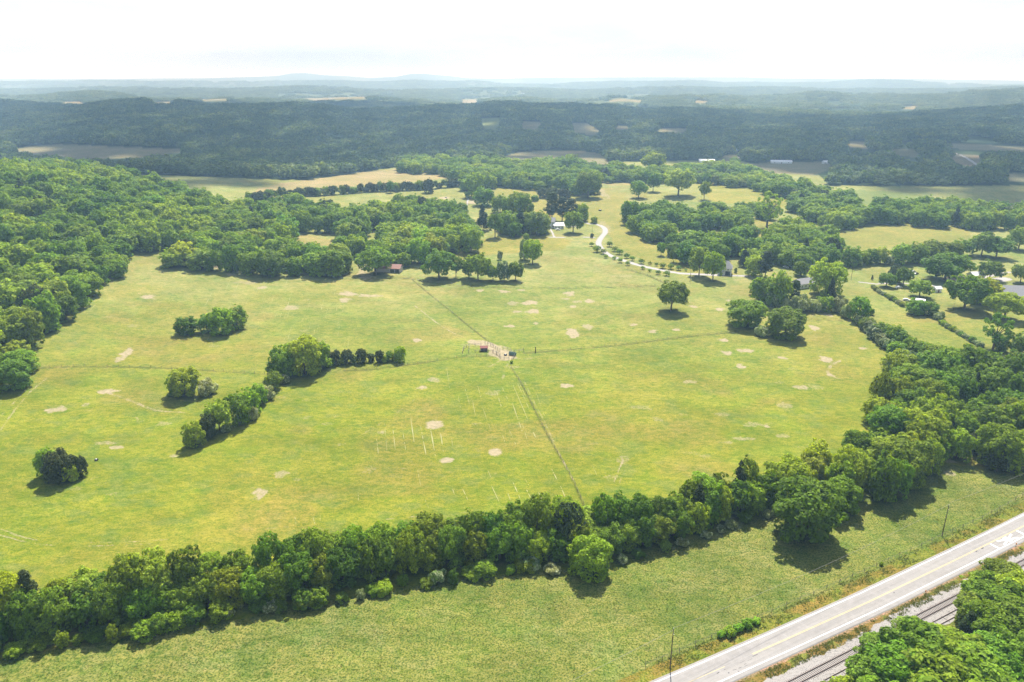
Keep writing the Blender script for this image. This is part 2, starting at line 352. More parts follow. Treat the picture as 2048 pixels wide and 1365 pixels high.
PATHS = [  # polyline in photo pixels, half width m, strength
    ([(215, 786), (250, 797), (300, 818), (320, 822)], .7, .5), ([(312, 822), (345, 824), (372, 826)], .6, .55),
    ([(830, 612), (850, 628), (880, 650), (910, 668), (945, 680)], .4, .5), ([(945, 684), (975, 692), (1000, 706)], 2.6, 1.0),
    ([(960, 682), (985, 690), (1010, 706)], 1.5, .9),
    ([(1040, 745), (1066, 800), (1092, 850), (1117, 905), (1146, 960)], .35, .45),
    ([(0, 862), (30, 820), (60, 785), (95, 755)], .35, .55), ([(0, 835), (25, 808), (55, 775)], .3, .4),
    ([(0, 1058), (60, 1078), (150, 1085), (300, 1082), (430, 1066), (560, 1046)], .3, .3), ([(0, 1070), (60, 1086), (150, 1093), (300, 1088)], .3, .3),
    ([(1228, 965), (1240, 935), (1247, 920)], .3, .6), ([(1238, 968), (1252, 935)], .3, .5), ([(270, 830), (290, 870)], .4, .35), ([(262, 850), (280, 880)], .4, .3),
    ([(1655, 745), (1662, 732), (1680, 722)], .8, .7), ([(1655, 745), (1672, 756), (1690, 760)], .5, .6),
    ([(700, 880), (730, 866), (780, 835), (830, 800)], .35, .35), ([(735, 548), (720, 535), (715, 515)], 1.6, .7),
    ([(0, 745), (100, 738), (300, 736)], .5, .15), ([(1000, 722), (985, 731), (975, 735)], .7, .7), ([(1018, 724), (1010, 740), (1005, 760)], .6, .35),
    ([(1024, 716), (1048, 718), (1075, 716)], .6, .6),
    ([(1200, 555), (1240, 556), (1275, 553), (1320, 556)], .8, .4), ([(480, 1060), (640, 1050), (820, 1035), (1000, 1020)], .4, .2),
]
GRAVEL = [  # driveways and lanes: polyline, half width m
    ([(1150, 444), (1172, 447), (1196, 450), (1209, 457), (1210, 466), (1202, 476), (1197, 487), (1203, 498), (1216, 509), (1240, 519), (1275, 530), (1310, 538), (1360, 547), (1395, 549),
      (1440, 551), (1510, 553)], 2.7),
    ([(1196, 475), (1150, 475), (1080, 475), (1050, 474)], 1.1), ([(1098, 456), (1104, 464), (1108, 474)], 1.0),
    ([(1720, 565), (1750, 568), (1790, 567), (1860, 570), (1878, 578)], 1.6), ([(1958, 560), (1985, 562), (2010, 558)], 5.0), ([(1965, 557), (2000, 548), (2060, 540)], 1.6),
    ([(1118, 452), (1140, 453), (1160, 453)], .9),
    ([(938, 386), (936, 400), (934, 412)], .9),
    ([(1905, 306), (1925, 312), (1945, 324), (1965, 337)], 3.2), ([(1472, 304), (1480, 309), (1476, 317), (1462, 323)], 2.4), ([(1800, 340), (1860, 345), (1900, 348)], 2.4),
]

# ------------------------------------------------------------------ ground mesh: fine where the view looks, coarse around
th = np.concatenate([np.linspace(-180, -50, 24)[:-1], np.linspace(-50, -39, 45)[:-1], np.linspace(-39, 39, 830), np.linspace(39, 50, 45)[1:], np.linspace(50, 180, 24)[1:-1]])
rows = np.arange(1500, 172, -1.9)
dep = PITCH - np.arctan((CY - rows) / F)
r1 = HC / np.tan(dep); r1 = r1[r1 < 5200]
rr = np.concatenate([[3.0, 30.0, 65.0, 90.0], r1[r1 > 95], np.geomspace(5240, 17500, 170)])
TH, RR = np.meshgrid(np.radians(th), rr)
GX = (RR * np.sin(TH)); GY = (RR * np.cos(TH))
GZ = terrain(GX, GY)
back = GY < 60
GZ = np.where(back, 0.0, GZ)
nr, nc = GX.shape
idx = np.arange(nr * nc).reshape(nr, nc)
nxt = np.roll(idx, -1, 1)
Q = np.stack([idx[:-1].ravel(), idx[1:].ravel(), nxt[1:].ravel(), nxt[:-1].ravel()], 1)[:, ::-1]
x, y, z = GX.ravel(), GY.ravel(), GZ.ravel()

col = np.zeros((len(x), 3)); soil = np.full(len(x), -1.0); tuft = np.zeros(len(x))
big = fbm(x / 60, y / 60, 3, 3)[:, None]; mid = fbm(x / 14, y / 9, 9, 3)[:, None]
tnear = sstep(260, 560, y)[:, None]
col[:] = np.array(NEAR_MEADOW) * (1 - tnear) + np.array(PASTURE) * tnear
col *= 0.80 + 0.40 * mid
tw = sstep(.58, .72, fbm(x / 7, y / 5, 141, 3))[:, None] * .40; col[:] = col * (1 - tw) + np.array((0.120, 0.165, 0.045)) * tw
yel = sstep(.52, .70, big) * 0.35; col[:] = col * (1 - yel) + np.array((0.235, 0.205, 0.035)) * yel
grn = sstep(.52, .70, 1 - big) * 0.30; col[:] = col * (1 - grn) + np.array((0.115, 0.170, 0.018)) * grn
rust = sstep(.60, .75, fbm(x / 38 + 9, y / 30, 31, 3))[:, None] * 0.25; col[:] = col * (1 - rust) + np.array((0.26, 0.165, 0.06)) * rust
for pts, c in NEAR_FIELDS:
    P = wpoly(pts, 0, 3); m = inpoly(x + 5 * (vnoise(x / 9, y / 9, 1) - .5), y + 8 * (vnoise(x / 9, y / 9, 2) - .5), P)
    col[m] = np.array(c) * (0.86 + 0.28 * mid[m])
far = is_far(x, y, z)
col[far] = np.array(CANOPY) * (0.7 + 0.6 * fbm(x[far] / 40, y[far] / 40, 8, 3))[:, None]
vf = y > 3400
pale = sstep(.45, .62, fbm(x[vf] / 500, y[vf] / 900, 21, 4))[:, None] * .75
col[vf] = col[vf] * (1 - pale) + np.array((0.105, 0.125, 0.035)) * pale
FIELD_P = []
for pts, c in FAR_FIELDS:
    P = wpoly(pts, 0, 3); FIELD_P.append(P); m = inpoly(x, y, P)
    col[m] = np.array(c) * (0.85 + 0.3 * fbm(x[m] / 30, y[m] / 60, 12, 3))[:, None]
FIELD_CLEAR = FIELD_P + [wpoly(pts, h_, 2) for pts, c in FAR_FIELDS for h_ in (5, 10, 15)]
# roadside frame
s_, n_ = road_sn(x, y)
HL = [(-60, 1345), (0, 1318), (200, 1285), (450, 1245), (700, 1195), (900, 1160), (1130, 1140), (1300, 1105), (1500, 1040), (1700, 1000), (1900, 930), (2060, 950), (2300, 960),
      (2600, 1500), (1300, 1700), (0, 1700), (-800, 1700), (-900, 1400)]
P = wpoly(HL, 0, 2); m = inpoly(x, y, P)
tuft[m] = 1.0
col[m] = np.array(VERGE) * (0.8 + 0.4 * mid[m])
b2 = fbm(x / 9, y / 9, 77, 3)[:, None]
drk = sstep(.52, .66, b2) * .35 * m[:, None]; col[:] = col * (1 - drk) + np.array((0.075, 0.115, 0.022)) * drk
lgt = sstep(.55, .70, fbm(x / 6, y / 6, 78, 3))[:, None] * .4 * m[:, None]; col[:] = col * (1 - lgt) + np.array((0.22, 0.215, 0.07)) * lgt
m = (n_ < 11.3) & (n_ > -1) & (y < 420) & (s_ > -120)
col[m] = np.array((0.185, 0.185, 0.028)) * (0.75 + 0.5 * mid[m]); tuft[m] = .8
w_ = np.where(m, sstep(.45, .62, fbm(x / 5, y / 5, 80, 3)) * .7, 0)[:, None]; col[:] = col * (1 - w_) + np.array((0.24, 0.15, 0.035)) * w_
m = (n_ <= -1) & (n_ > -60) & (y < 420)
col[m] = np.array((0.165, 0.165, 0.03)) * (0.7 + 0.6 * mid[m]); tuft[m] = .8
w_ = np.where(m & (n_ > -5), sstep(.38, .55, fbm(x / 3, y / 3, 81, 3)) * .75, 0)[:, None]; col[:] = col * (1 - w_) + np.array((0.23, 0.125, 0.04)) * w_
edge = (np.abs(n_ + 1.6) < 0.6) & (y < 420); col[edge] = (0.30, 0.19, 0.12)
# woods floors get shade-loving litter colour: filled in further down once the tree spots are known
for px_, py_, hw, hh, st in SOIL:
    c0 = G(px_, py_); cx_, cy_ = c0[0], c0[1]
    wx = hw * (cy_ * cp + HC * sp) / F; wy = abs(G(px_, py_ - hh)[1] - cy_)
    rad = 1.9
    bb = (np.abs(x - cx_) < wx * rad * 1.3) & (np.abs(y - cy_) < wy * rad * 1.3)
    d = np.hypot((x[bb] - cx_) / wx, (y[bb] - cy_) / wy)
    d = d + (fbm(x[bb] / 2.6, y[bb] / 2.6, int(px_), 3) - .5) * (1.5 if st < 1.2 else .6)
    v = (1 - d) * 2.0
    soil[bb] = np.maximum(soil[bb], np.clip(np.minimum(v, st * 1.0 - .25), -1, 1))
for pts, w, st in PATHS:
    P = wline(pts, 5); d = seg_dist(x, y, P, 12)
    px_w = 0.9 * np.hypot(x, y) / 740.0
    v = np.clip((1.3 - d / np.maximum(w, px_w)) * 2, -1, 1)
    br = fbm(x / 4, y / 4, 55, 2) - .5
    soil = np.maximum(soil, np.minimum(v, st - .3 + br * 1.2))
FENCE_GRASS = [([(75, 737), (160, 734), (300, 736), (420, 742), (530, 749)], .7), ([(690, 742), (760, 738), (860, 724), (930, 714), (993, 713)], .8), ([(1048, 707), (1150, 699), (1250, 690), (1350, 677), (1475, 664)], .8),
 ([(1022, 735), (1045, 772), (1070, 822), (1100, 880), (1140, 950), (1172, 1022)], .55), ([(822, 558), (860, 590), (900, 622), (940, 655), (985, 690)], .45), ([(822, 558), (900, 571), (1000, 576), (1150, 577), (1310, 573)], .7),
 ([(430, 535), (520, 541), (620, 552), (700, 553), (822, 558)], .7), ([(1255, 540), (1290, 550), (1318, 562), (1328, 566)], .9), ([(1600, 640), (1722, 643)], .5)]
for pts, w in FENCE_GRASS:      # unmown, rank grass under the wires
    P = wline(pts, 4); d = seg_dist(x, y, P, 10); pw = .5 * np.hypot(x, y) / 740.0
    k_ = (np.clip(1.5 - d / np.maximum(w, pw), 0, 1) * (.55 + .45 * (fbm(x / 5, y / 5, 57, 2) > .45)) * (.5 if w == .55 else .8))[:, None]
    col[:] = col * (1 - k_) + np.array((0.085, 0.085, 0.028)) * k_
gravel = np.full(len(x), -1.0)
for pts, w in GRAVEL:
    P = wline(pts, 5); d = seg_dist(x, y, P, 30)
    gravel = np.maximum(gravel, np.clip((1.0 - d / w) * 2.5, -1, 1))
s0, n0 = road_sn(x, y)
# rail bed gravel
nb = n0 + bend(s0)
bedtop = np.interp(s0 / K, [-60, 9, 20, 39, 52, 69, 85, 109, 200], [-4.7, -4.64, -4.28, -4.5, -3.56, -3.44, -3.68, -3.44, -3.0]) * K
bv = np.minimum(bedtop - nb, nb + 12.2 * K) + (fbm(x / 2.5, y / 2.5, 90, 3) - .5) * 2.2
gravel = np.where((y < 420), np.maximum(gravel, np.clip(bv, -1, .5)), gravel)

# ------------------------------------------------------------------ tree spots
# single trees: base x, base y, top y, crown width (photo px), kind
SINGLE = [
 (98, 952, 894, 44, 'broad', 'island of trees and cedars in the open pasture'), (124, 962, 895, 60, 'cedar', 'island of trees and cedars in the open pasture'), (142, 962, 925, 34, 'bush', 'island of trees and cedars in the open pasture'), (166, 953, 906, 24, 'cedar', 'island of trees and cedars in the open pasture'),
 (374, 668, 632, 42, 'bush', 'two-part thicket in the upper pasture'), (415, 664, 628, 42, 'bush', 'two-part thicket in the upper pasture'), (446, 668, 612, 56, 'bush', 'two-part thicket in the upper pasture'), (474, 656, 609, 50, 'bush', 'two-part thicket in the upper pasture'),
 (372, 792, 731, 66, 'bush', 'round thicket with a white-flowering side'), (352, 790, 748, 40, 'bush', 'round thicket with a white-flowering side'), (416, 789, 750, 46, 'flower', 'round thicket with a white-flowering side'),
 (572, 752, 685, 62, 'broad', 'big clump at the head of the field hedge'), (610, 748, 663, 82, 'broad', 'big clump at the head of the field hedge'), (640, 738, 680, 52, 'broad', 'big clump at the head of the field hedge'),
 (560, 757, 715, 45, 'bush', 'big clump at the head of the field hedge'),
 (664, 731, 712, 16, 'bush', 'cedar row beyond the big clump'), (684, 729, 712, 18, 'bush', 'cedar row beyond the big clump'), (710, 727, 711, 16, 'bush', 'cedar row beyond the big clump'), (768, 725, 709, 14, 'bush', 'cedar row beyond the big clump'), (790, 723, 706, 16, 'bush', 'cedar row beyond the big clump'),
 (655, 732, 692, 22, 'cedar', 'cedar row beyond the big clump'), (673, 729, 698, 20, 'cedar', 'cedar row beyond the big clump'), (695, 727, 697, 28, 'cedar', 'cedar row beyond the big clump'), (724, 726, 695, 26, 'cedar', 'cedar row beyond the big clump'),
 (742, 724, 706, 15, 'cedar', 'cedar row beyond the big clump'), (760, 725, 698, 20, 'cedar', 'cedar row beyond the big clump'), (780, 722, 701, 20, 'bush', 'cedar row beyond the big clump'), (801, 724, 689, 24, 'bush', 'cedar row beyond the big clump'),
 (550, 778, 740, 36, 'dull', 'slanting field hedge'), (570, 768, 746, 26, 'flower', 'slanting field hedge'), (536, 798, 766, 36, 'flower', 'slanting field hedge'), (520, 808, 766, 38, 'bush', 'slanting field hedge'),
 (500, 832, 774, 46, 'bush', 'slanting field hedge'), (478, 848, 779, 48, 'bush', 'slanting field hedge'), (505, 838, 800, 30, 'flower', 'slanting field hedge'), (440, 862, 796, 62, 'dull', 'slanting field hedge'),
 (452, 864, 846, 22, 'flower', 'slanting field hedge'), (420, 876, 826, 40, 'cedar', 'slanting field hedge'), (390, 893, 842, 46, 'bush', 'slanting field hedge'),
 (752, 549, 490, 74, 'broad', 'trees around the open barn'), (878, 558, 496, 66, 'broad', 'tree row in front of the house lawn'), (912, 556, 500, 26, 'tall', 'tree row in front of the house lawn'), (938, 556, 513, 34, 'broad', 'tree row in front of the house lawn'),
 (956, 561, 503, 52, 'broad', 'tree row in front of the house lawn'), (986, 562, 528, 34, 'broad', 'tree row in front of the house lawn'), (1008, 562, 490, 30, 'flower', 'tree row in front of the house lawn'), (1031, 562, 520, 36, 'broad', 'tree row in front of the house lawn'),
 (1065, 528, 474, 40, 'broad', 'house lawn'), (1050, 520, 470, 26, 'flower', 'house lawn'), (990, 476, 420, 34, 'tall', 'grounds of the white farmhouse'), (966, 462, 406, 38, 'spruce', 'grounds of the white farmhouse'),
 (1018, 468, 418, 46, 'broad', 'grounds of the white farmhouse'), (1040, 468, 415, 44, 'spruce', 'grounds of the white farmhouse'), (1008, 462, 425, 34, 'dull', 'grounds of the white farmhouse'), (1030, 474, 440, 30, 'bush', 'grounds of the white farmhouse'), (1058, 462, 418, 40, 'broad', 'grounds of the white farmhouse'),
 (1088, 466, 425, 34, 'dull', 'grounds of the white farmhouse'), (1048, 440, 384, 36, 'broad', 'grounds of the white farmhouse'), (1016, 430, 390, 34, 'broad', 'grounds of the white farmhouse'), (950, 395, 340, 44, 'broad', 'grounds of the white farmhouse'), (1000, 520, 495, 12, 'flower', 'house lawn'), (1000, 426, 386, 34, 'broad', 'grounds of the white farmhouse'), (1034, 432, 380, 40, 'broad', 'grounds of the white farmhouse'),
 (968, 412, 372, 46, 'bush', 'grounds of the white farmhouse'), (1072, 470, 420, 56, 'dull', 'grounds of the white farmhouse'), (1104, 442, 382, 44, 'pine', 'grounds of the white farmhouse'), (1124, 444, 392, 38, 'pine', 'grounds of the white farmhouse'),
 (1142, 444, 396, 40, 'pine', 'grounds of the white farmhouse'), (1146, 466, 418, 38, 'broad', 'grounds of the white farmhouse'), (1163, 442, 404, 32, 'broad', 'grounds of the white farmhouse'), (1188, 447, 432, 16, 'bush', 'grounds of the white farmhouse'),
 (1068, 403, 388, 22, 'bush', 'open slope behind the white farmhouse'), (1085, 396, 374, 26, 'cedar', 'open slope behind the white farmhouse'), (1104, 398, 372, 26, 'cedar', 'open slope behind the white farmhouse'), (1128, 398, 376, 30, 'cedar', 'open slope behind the white farmhouse'),
 (1052, 478, 466, 14, 'bush', 'grounds of the white farmhouse'), (1184, 476, 466, 8, 'cedar', 'grounds of the white farmhouse'), (1164, 452, 445, 9, 'cedar', 'grounds of the white farmhouse'),
 (857, 386, 354, 26, 'cedar', 'upper meadow'), (781, 386, 359, 16, 'broad', 'upper meadow'), (794, 384, 366, 12, 'broad', 'upper meadow'),
 (1277, 396, 358, 36, 'broad', 'open slope beyond the driveway'), (1306, 384, 342, 32, 'broad', 'open slope beyond the driveway'), (1356, 392, 330, 62, 'dull', 'open slope beyond the driveway'), (1408, 400, 358, 26, 'tall', 'open slope beyond the driveway'),
 (1262, 448, 396, 40, 'broad', 'open slope beyond the driveway'), (1176, 396, 338, 62, 'dull', 'open slope beyond the driveway'), (1306, 346, 300, 50, 'broad', 'open slope beyond the driveway'),
 (1342, 622, 558, 66, 'broad', 'open pasture, standing alone'), (1490, 652, 595, 76, 'bush', 'pair of big round trees in the pasture'), (1570, 674, 609, 88, 'dull', 'pair of big round trees in the pasture'), (1524, 672, 645, 34, 'flower', 'pair of big round trees in the pasture'),
 (1425, 562, 498, 48, 'broad', 'grey-roofed carriage house'), (1398, 552, 488, 46, 'dull', 'grey-roofed carriage house'), (1533, 458, 378, 60, 'sparse', 'wooded slope beyond the carriage house'), (1471, 546, 535, 7, 'bush', 'grey-roofed carriage house'),
 (1347, 525, 496, 18, 'broad', 'lane behind the young orchard'), (1368, 518, 490, 18, 'broad', 'lane behind the young orchard'), (1322, 512, 482, 18, 'broad', 'lane behind the young orchard'),
 (1508, 552, 505, 38, 'dull', 'thicket around the white bungalow'), (1530, 556, 500, 40, 'pine', 'thicket around the white bungalow'), (1525, 602, 548, 48, 'bush', 'thicket around the white bungalow'), (1556, 612, 538, 50, 'broad', 'thicket around the white bungalow'),
 (1588, 614, 540, 28, 'pine', 'thicket around the white bungalow'), (1650, 590, 514, 72, 'broad', 'thicket around the white bungalow'), (1600, 552, 518, 30, 'broad', 'thicket around the white bungalow'), (1660, 602, 552, 26, 'cedar', 'thicket around the white bungalow'),
 (1546, 612, 578, 38, 'flower', 'thicket around the white bungalow'), (1600, 622, 582, 44, 'flower', 'thicket around the white bungalow'), (1625, 622, 590, 36, 'flower', 'thicket around the white bungalow'), (1575, 620, 590, 30, 'flower', 'thicket around the white bungalow'),
 (1650, 622, 590, 34, 'bush', 'thicket around the white bungalow'), (1674, 625, 590, 32, 'flower', 'thicket around the white bungalow'), (1692, 636, 602, 30, 'flower', 'thicket around the white bungalow'), (1716, 642, 588, 44, 'bush', 'thicket around the white bungalow'),
 (1742, 630, 615, 12, 'bush', 'thicket around the white bungalow'), (1512, 590, 560, 30, 'bush', 'thicket around the white bungalow'),
 (1772, 574, 544, 36, 'broad', 'yards beyond the lane'), (1789, 564, 527, 28, 'cedar', 'yards beyond the lane'), (1806, 572, 532, 32, 'broad', 'yards beyond the lane'), (1838, 594, 556, 52, 'broad', 'yards beyond the lane'),
 (1890, 560, 504, 92, 'broad', 'yards beyond the lane'), (1928, 618, 548, 84, 'broad', 'yards beyond the lane'), (1960, 608, 550, 60, 'broad', 'yards beyond the lane'), (2008, 638, 580, 78, 'broad', 'yards beyond the lane'),
 (1978, 560, 518, 48, 'broad', 'yards beyond the lane'), (2040, 566, 524, 44, 'dull', 'yards beyond the lane'), (1744, 560, 549, 7, 'cedar', 'yards beyond the lane'), (1830, 629, 597, 42, 'bush', 'yards beyond the lane'), (1856, 630, 602, 40, 'bush', 'yards beyond the lane'),
 (1876, 638, 620, 32, 'flower', 'blossoming hedge by the narrow lane'), (1985, 702, 622, 66, 'sparse', 'end of the blossoming hedge'), (2000, 702, 672, 30, 'bush', 'end of the blossoming hedge'), (2040, 716, 664, 50, 'dull', 'end of the blossoming hedge'),
 (1962, 512, 462, 56, 'dull', 'far yards'), (1992, 516, 470, 60, 'broad', 'far yards'), (1925, 512, 476, 44, 'broad', 'far yards'), (2036, 500, 450, 50, 'dull', 'far yards'), (1972, 486, 450, 44, 'cedar2', 'far yards'),
 (1860, 520, 478, 56, 'broad', 'field edge beyond the yards'), (1830, 526, 484, 50, 'broad', 'field edge beyond the yards'), (1800, 528, 486, 46, 'broad', 'field edge beyond the yards'), (1760, 528, 492, 30, 'bush', 'field edge beyond the yards'),
 (1740, 528, 496, 30, 'bush', 'field edge beyond the yards'), (1720, 530, 498, 34, 'bush', 'field edge beyond the yards'), (1700, 532, 490, 40, 'bush', 'field edge beyond the yards'), (1778, 530, 506, 22, 'flower', 'field edge beyond the yards'), (1900, 516, 480, 50, 'broad', 'field edge beyond the yards'),
 (1178, 1146, 1072, 88, 'broad', 'front hedgerow, bulging into the verge'), (1606, 1072, 952, 136, 'broad', 'front hedgerow, the huge one casting a round shadow'), (1672, 1048, 1000, 30, 'cedar', 'front hedgerow'),
 (1136, 1100, 1000, 72, 'cedar', 'front hedgerow'), (1392, 1050, 960, 60, 'cedar', 'front hedgerow'),
 (1762, 1131, 1124, 8, 'bush', 'road fence'), (1458, 1270, 1252, 30, 'lime', 'clump beside the paved road'), (1493, 1254, 1236, 28, 'lime', 'clump beside the paved road'), (1476, 1262, 1246, 24, 'lime', 'clump beside the paved road'), (1442, 1274, 1260, 22, 'lime', 'clump beside the paved road'), (1512, 1247, 1234, 22, 'lime', 'clump beside the paved road'), (1466, 1272, 1258, 18, 'lime', 'clump beside the paved road'),
 (1023, 727, 721, 7, 'bush', 'corner of the corral'), (1758, 820, 738, 50, 'broad', 'corner of the copse by the pasture'),
]
ORCH = [(1218, 493, 16), (1229, 503, 16), (1240, 510, 15), (1253, 517, 14), (1265, 521, 13), (1283, 527, 12), (1299, 529, 12), (1312, 532, 12), (1326, 537, 13), (1341, 539, 13),
        (1182, 493, 15), (1195, 504, 15), (1205, 509, 13), (1213, 516, 11), (1227, 520, 11), (1239, 526, 12), (1254, 531, 12), (1286, 539, 11), (1299, 544, 10), (1317, 549, 12), (1334, 552, 12), (1357, 541, 10), (1371, 543, 9)]
trees = []     # dict(x,y,z,h,r,kind,place)
def add_tree(x_, y_, h, r, kind, place, z_=None):
    trees.append(dict(x=float(x_), y=float(y_), z=float(terrain(x_, y_)) if z_ is None else z_, h=h, r=r, kind=kind, place=place))
for bx, by, ty, w, kind, place in SINGLE:
    p = G(bx, by); d = math.hypot(p[0], p[1])
    r = .90 * w / 2 * (p[1] * cp + (HC - p[2]) * sp) / F
    # the top row shows the crown's far upper edge: solve the height at the trunk's distance
    v = (CY - ty) / F; rowdep = PITCH - math.atan(v); zt = HC - p[1] * math.tan(rowdep) if True else 0
    h = max(zt - p[2], 1.0) * .95
    add_tree(p[0], p[1] , min(max(h, 0.9 * r), 3.2 * r + 4), r, kind, place)
rq = random.Random(17)
for bx, by, w in ORCH:
    w *= rq.uniform(.72, 1.25); p = G(bx + rq.uniform(-1.5, 1.5), by + rq.uniform(-.8, .8)); r = w / 2 * (p[1] * cp + HC * sp) / F
    add_tree(p[0], p[1], r * 1.5, r * .85, 'orchard', 'young orchard along the curving driveway')
rng = np.random.default_rng(12)
def fill(pts, hc, sp_, hr, place, mixk, rr_=(.5, .62), gap=0):
    P = wpoly(pts, hc, 3)
    x0, y0 = P.min(0); x1, y1 = P.max(0); row = 0; yy = y0
    while yy < y1:
        xx = x0 + (sp_ / 2 if row % 2 else 0)
        while xx < x1:
            px_ = xx + rng.uniform(-.33, .33) * sp_; py_ = yy + rng.uniform(-.33, .33) * sp_
            if inpoly(np.array([px_]), np.array([py_]), P)[0] and not (gap and float(fbm(np.array([px_ / 30]), np.array([py_ / 30]), 66, 2)[0]) > gap):
                k = rng.choice([m_[0] for m_ in mixk], p=[m_[1] for m_ in mixk])
                h = rng.uniform(hr[0] * .82, hr[1] * 1.1); r = sp_ * rng.uniform(.40, .68) * (.8 + .4 * (h - hr[0] * .82) / (hr[1] * 1.1 - hr[0] * .82))
                if k in ('cedar', 'pine', 'spruce'): r *= .72
                if k in ('flower', 'bush'): h *= .62; r *= .85
                add_tree(px_, py_, h, r, str(k), place)
            xx += sp_
        yy += sp_ * .87; row += 1
BR = [('broad', .78), ('dull', .15), ('cedar', .03), ('bush', .04)]
fill([(-60, 300), (0, 306), (100, 322), (200, 340), (300, 362), (380, 386), (440, 412), (440, 480), (335, 480), (255, 480), (232, 545), (165, 570), (135, 610), (92, 660), (48, 735), (-20, 775), (-160, 770), (-140, 300)],
     9, 13.5, (13, 20), 'wooded hillside beyond the pasture', BR)
fill([(445, 412), (520, 410), (560, 405), (640, 410), (690, 425), (700, 445), (660, 452), (600, 448), (575, 458), (570, 490), (600, 500), (655, 500), (690, 512), (696, 536), (620, 540), (540, 530), (430, 525), (335, 520), (335, 490), (430, 470)],
     8, 14.0, (13, 19), 'wood between the pasture and the upper meadow', BR)
fill([(665, 465), (700, 425), (800, 410), (860, 402), (925, 420), (945, 445), (955, 470), (945, 486), (890, 494), (830, 515), (770, 520), (735, 500), (690, 490)],
     8, 14.5, (13, 19), 'wood above the open barn', BR, gap=.68)
fill([(795, 322), (850, 316), (930, 322), (1000, 318), (1060, 328), (1130, 318), (1190, 328), (1198, 375), (1150, 380), (1080, 370), (1000, 364), (940, 372), (900, 344), (860, 338), (800, 338)],
     8, 16.0, (14, 19), 'wood behind the white farmhouse', BR, gap=.66)
fill([(1198, 335), (1290, 338), (1400, 333), (1470, 326), (1540, 352), (1620, 372), (1700, 392), (1735, 425), (1730, 442), (1660, 450), (1640, 440), (1600, 430), (1575, 392), (1500, 368), (1400, 358), (1300, 357), (1200, 356)],
     7, 15.0, (12, 17), 'hedgerow wood beyond the golden meadow', BR, gap=.70)
fill([(1262, 425), (1330, 415), (1400, 425), (1500, 438), (1508, 470), (1478, 500), (1400, 528), (1345, 498), (1290, 468), (1262, 445)], 7, 13.0, (12, 17), 'wood beyond the curving driveway', BR, gap=.70)
fill([(1400, 408), (1450, 414), (1515, 412), (1560, 430), (1500, 432), (1420, 424)], 6, 13.0, (9, 13), 'wood beyond the curving driveway', BR, gap=.70)
fill([(1545, 450), (1600, 440), (1650, 462), (1690, 495), (1690, 520), (1640, 530), (1560, 520), (1490, 520), (1480, 505), (1520, 480)], 7, 13.0, (12, 17), 'wood above the carriage house', BR, gap=.70)
fill([(1742, 412), (1800, 412), (1900, 412), (2060, 418), (2060, 448), (1960, 446), (1850, 440), (1742, 436)], 7, 13.0, (14, 18), 'tree row at the far edge of the big meadow', [('broad', .6), ('dull', .3), ('cedar', .1)])
fill([(1770, 750), (1800, 722), (1860, 715), (1930, 715), (2060, 720), (2140, 800), (2140, 920), (2030, 925), (1920, 905), (1855, 935), (1800, 965), (1740, 985), (1690, 990), (1550, 985), (1580, 950), (1640, 905), (1700, 880), (1735, 850), (1745, 800)],
     8, 10.5, (11, 17), 'copse between the pasture and the road', [('broad', .78), ('dull', .16), ('cedar', .06)])
# evergreen hedge on the knoll
def along(pts, step, off, hr, rr_, kinds, place, jit=.6):
    P = wline(pts, 6); seg = np.linalg.norm(np.diff(P, axis=0), axis=1); cum = np.concatenate([[0], np.cumsum(seg)])
    s = 0
    while s < cum[-1]:
        qx = np.interp(s, cum, P[:, 0]); qy = np.interp(s, cum, P[:, 1])
        k = kinds[int(rng.integers(len(kinds)))]
        add_tree(qx + rng.uniform(-jit, jit), qy + off + rng.uniform(-jit, jit), rng.uniform(*hr), rng.uniform(*rr_), k, place)
        s += step * rng.uniform(.8, 1.2)
along([(500, 405), (560, 396), (640, 392), (720, 386), (790, 382), (860, 379), (925, 372)], 6.5, 0, (7, 12.5), (3.6, 5.6), ['cedar', 'cedar', 'bush', 'cedar', 'broad'], 'cedar hedge on the knoll', 1.6)
along([(1720, 650), (1745, 672), (1770, 695), (1800, 718), (1832, 742)], 5.0, 0, (5.5, 8.5), (3.2, 4.8), ['flower', 'flower', 'bush'], 'white-blossoming hedge down the pasture edge')
along([(1770, 680), (1805, 700), (1840, 715), (1880, 732)], 5.5, 4, (8, 12), (3.8, 5.4), ['bush', 'broad', 'broad'], 'green second row behind the blossoming hedge')
along([(1745, 577), (1765, 590), (1790, 604), (1808, 616)], 3.6, 0, (2.2, 3.2), (1.6, 2.1), ['bush', 'flower'], 'blossoming hedge by the narrow lane', .3)
along([(1880, 648), (1910, 664), (1940, 682), (1965, 696)], 3.6, 0, (2.4, 3.4), (1.7, 2.3), ['flower', 'flower', 'bush'], 'blossoming hedge by the narrow lane', .3)
# front hedgerow: three staggered rows behind its base line
HB = [(-80, 1310), (0, 1292), (120, 1272), (250, 1254), (400, 1228), (550, 1202), (700, 1175), (850, 1148), (1000, 1130), (1130, 1122), (1250, 1105), (1350, 1082), (1450, 1048), (1540, 1020)]
along(HB, 6.0, 2.5, (9, 14), (3.6, 5.0), ['broad'] * 8 + ['bush'] * 2, 'front hedgerow', .8)
along(HB, 6.6, 8.0, (11, 17.5), (4.0, 5.8), ['broad'] * 8 + ['cedar', 'dull'], 'front hedgerow', 1.0)
along([(-80, 1330), (0, 1308), (120, 1288), (250, 1268), (400, 1242), (550, 1216), (700, 1188), (850, 1162), (1000, 1142), (1110, 1134)], 4.2, -1.1, (2.4, 5.6), (1.3, 3.4), ['bush', 'flower', 'bush', 'broad', 'bush', 'flower', 'broad', 'bush'], 'foot of the front hedgerow', 1.7)
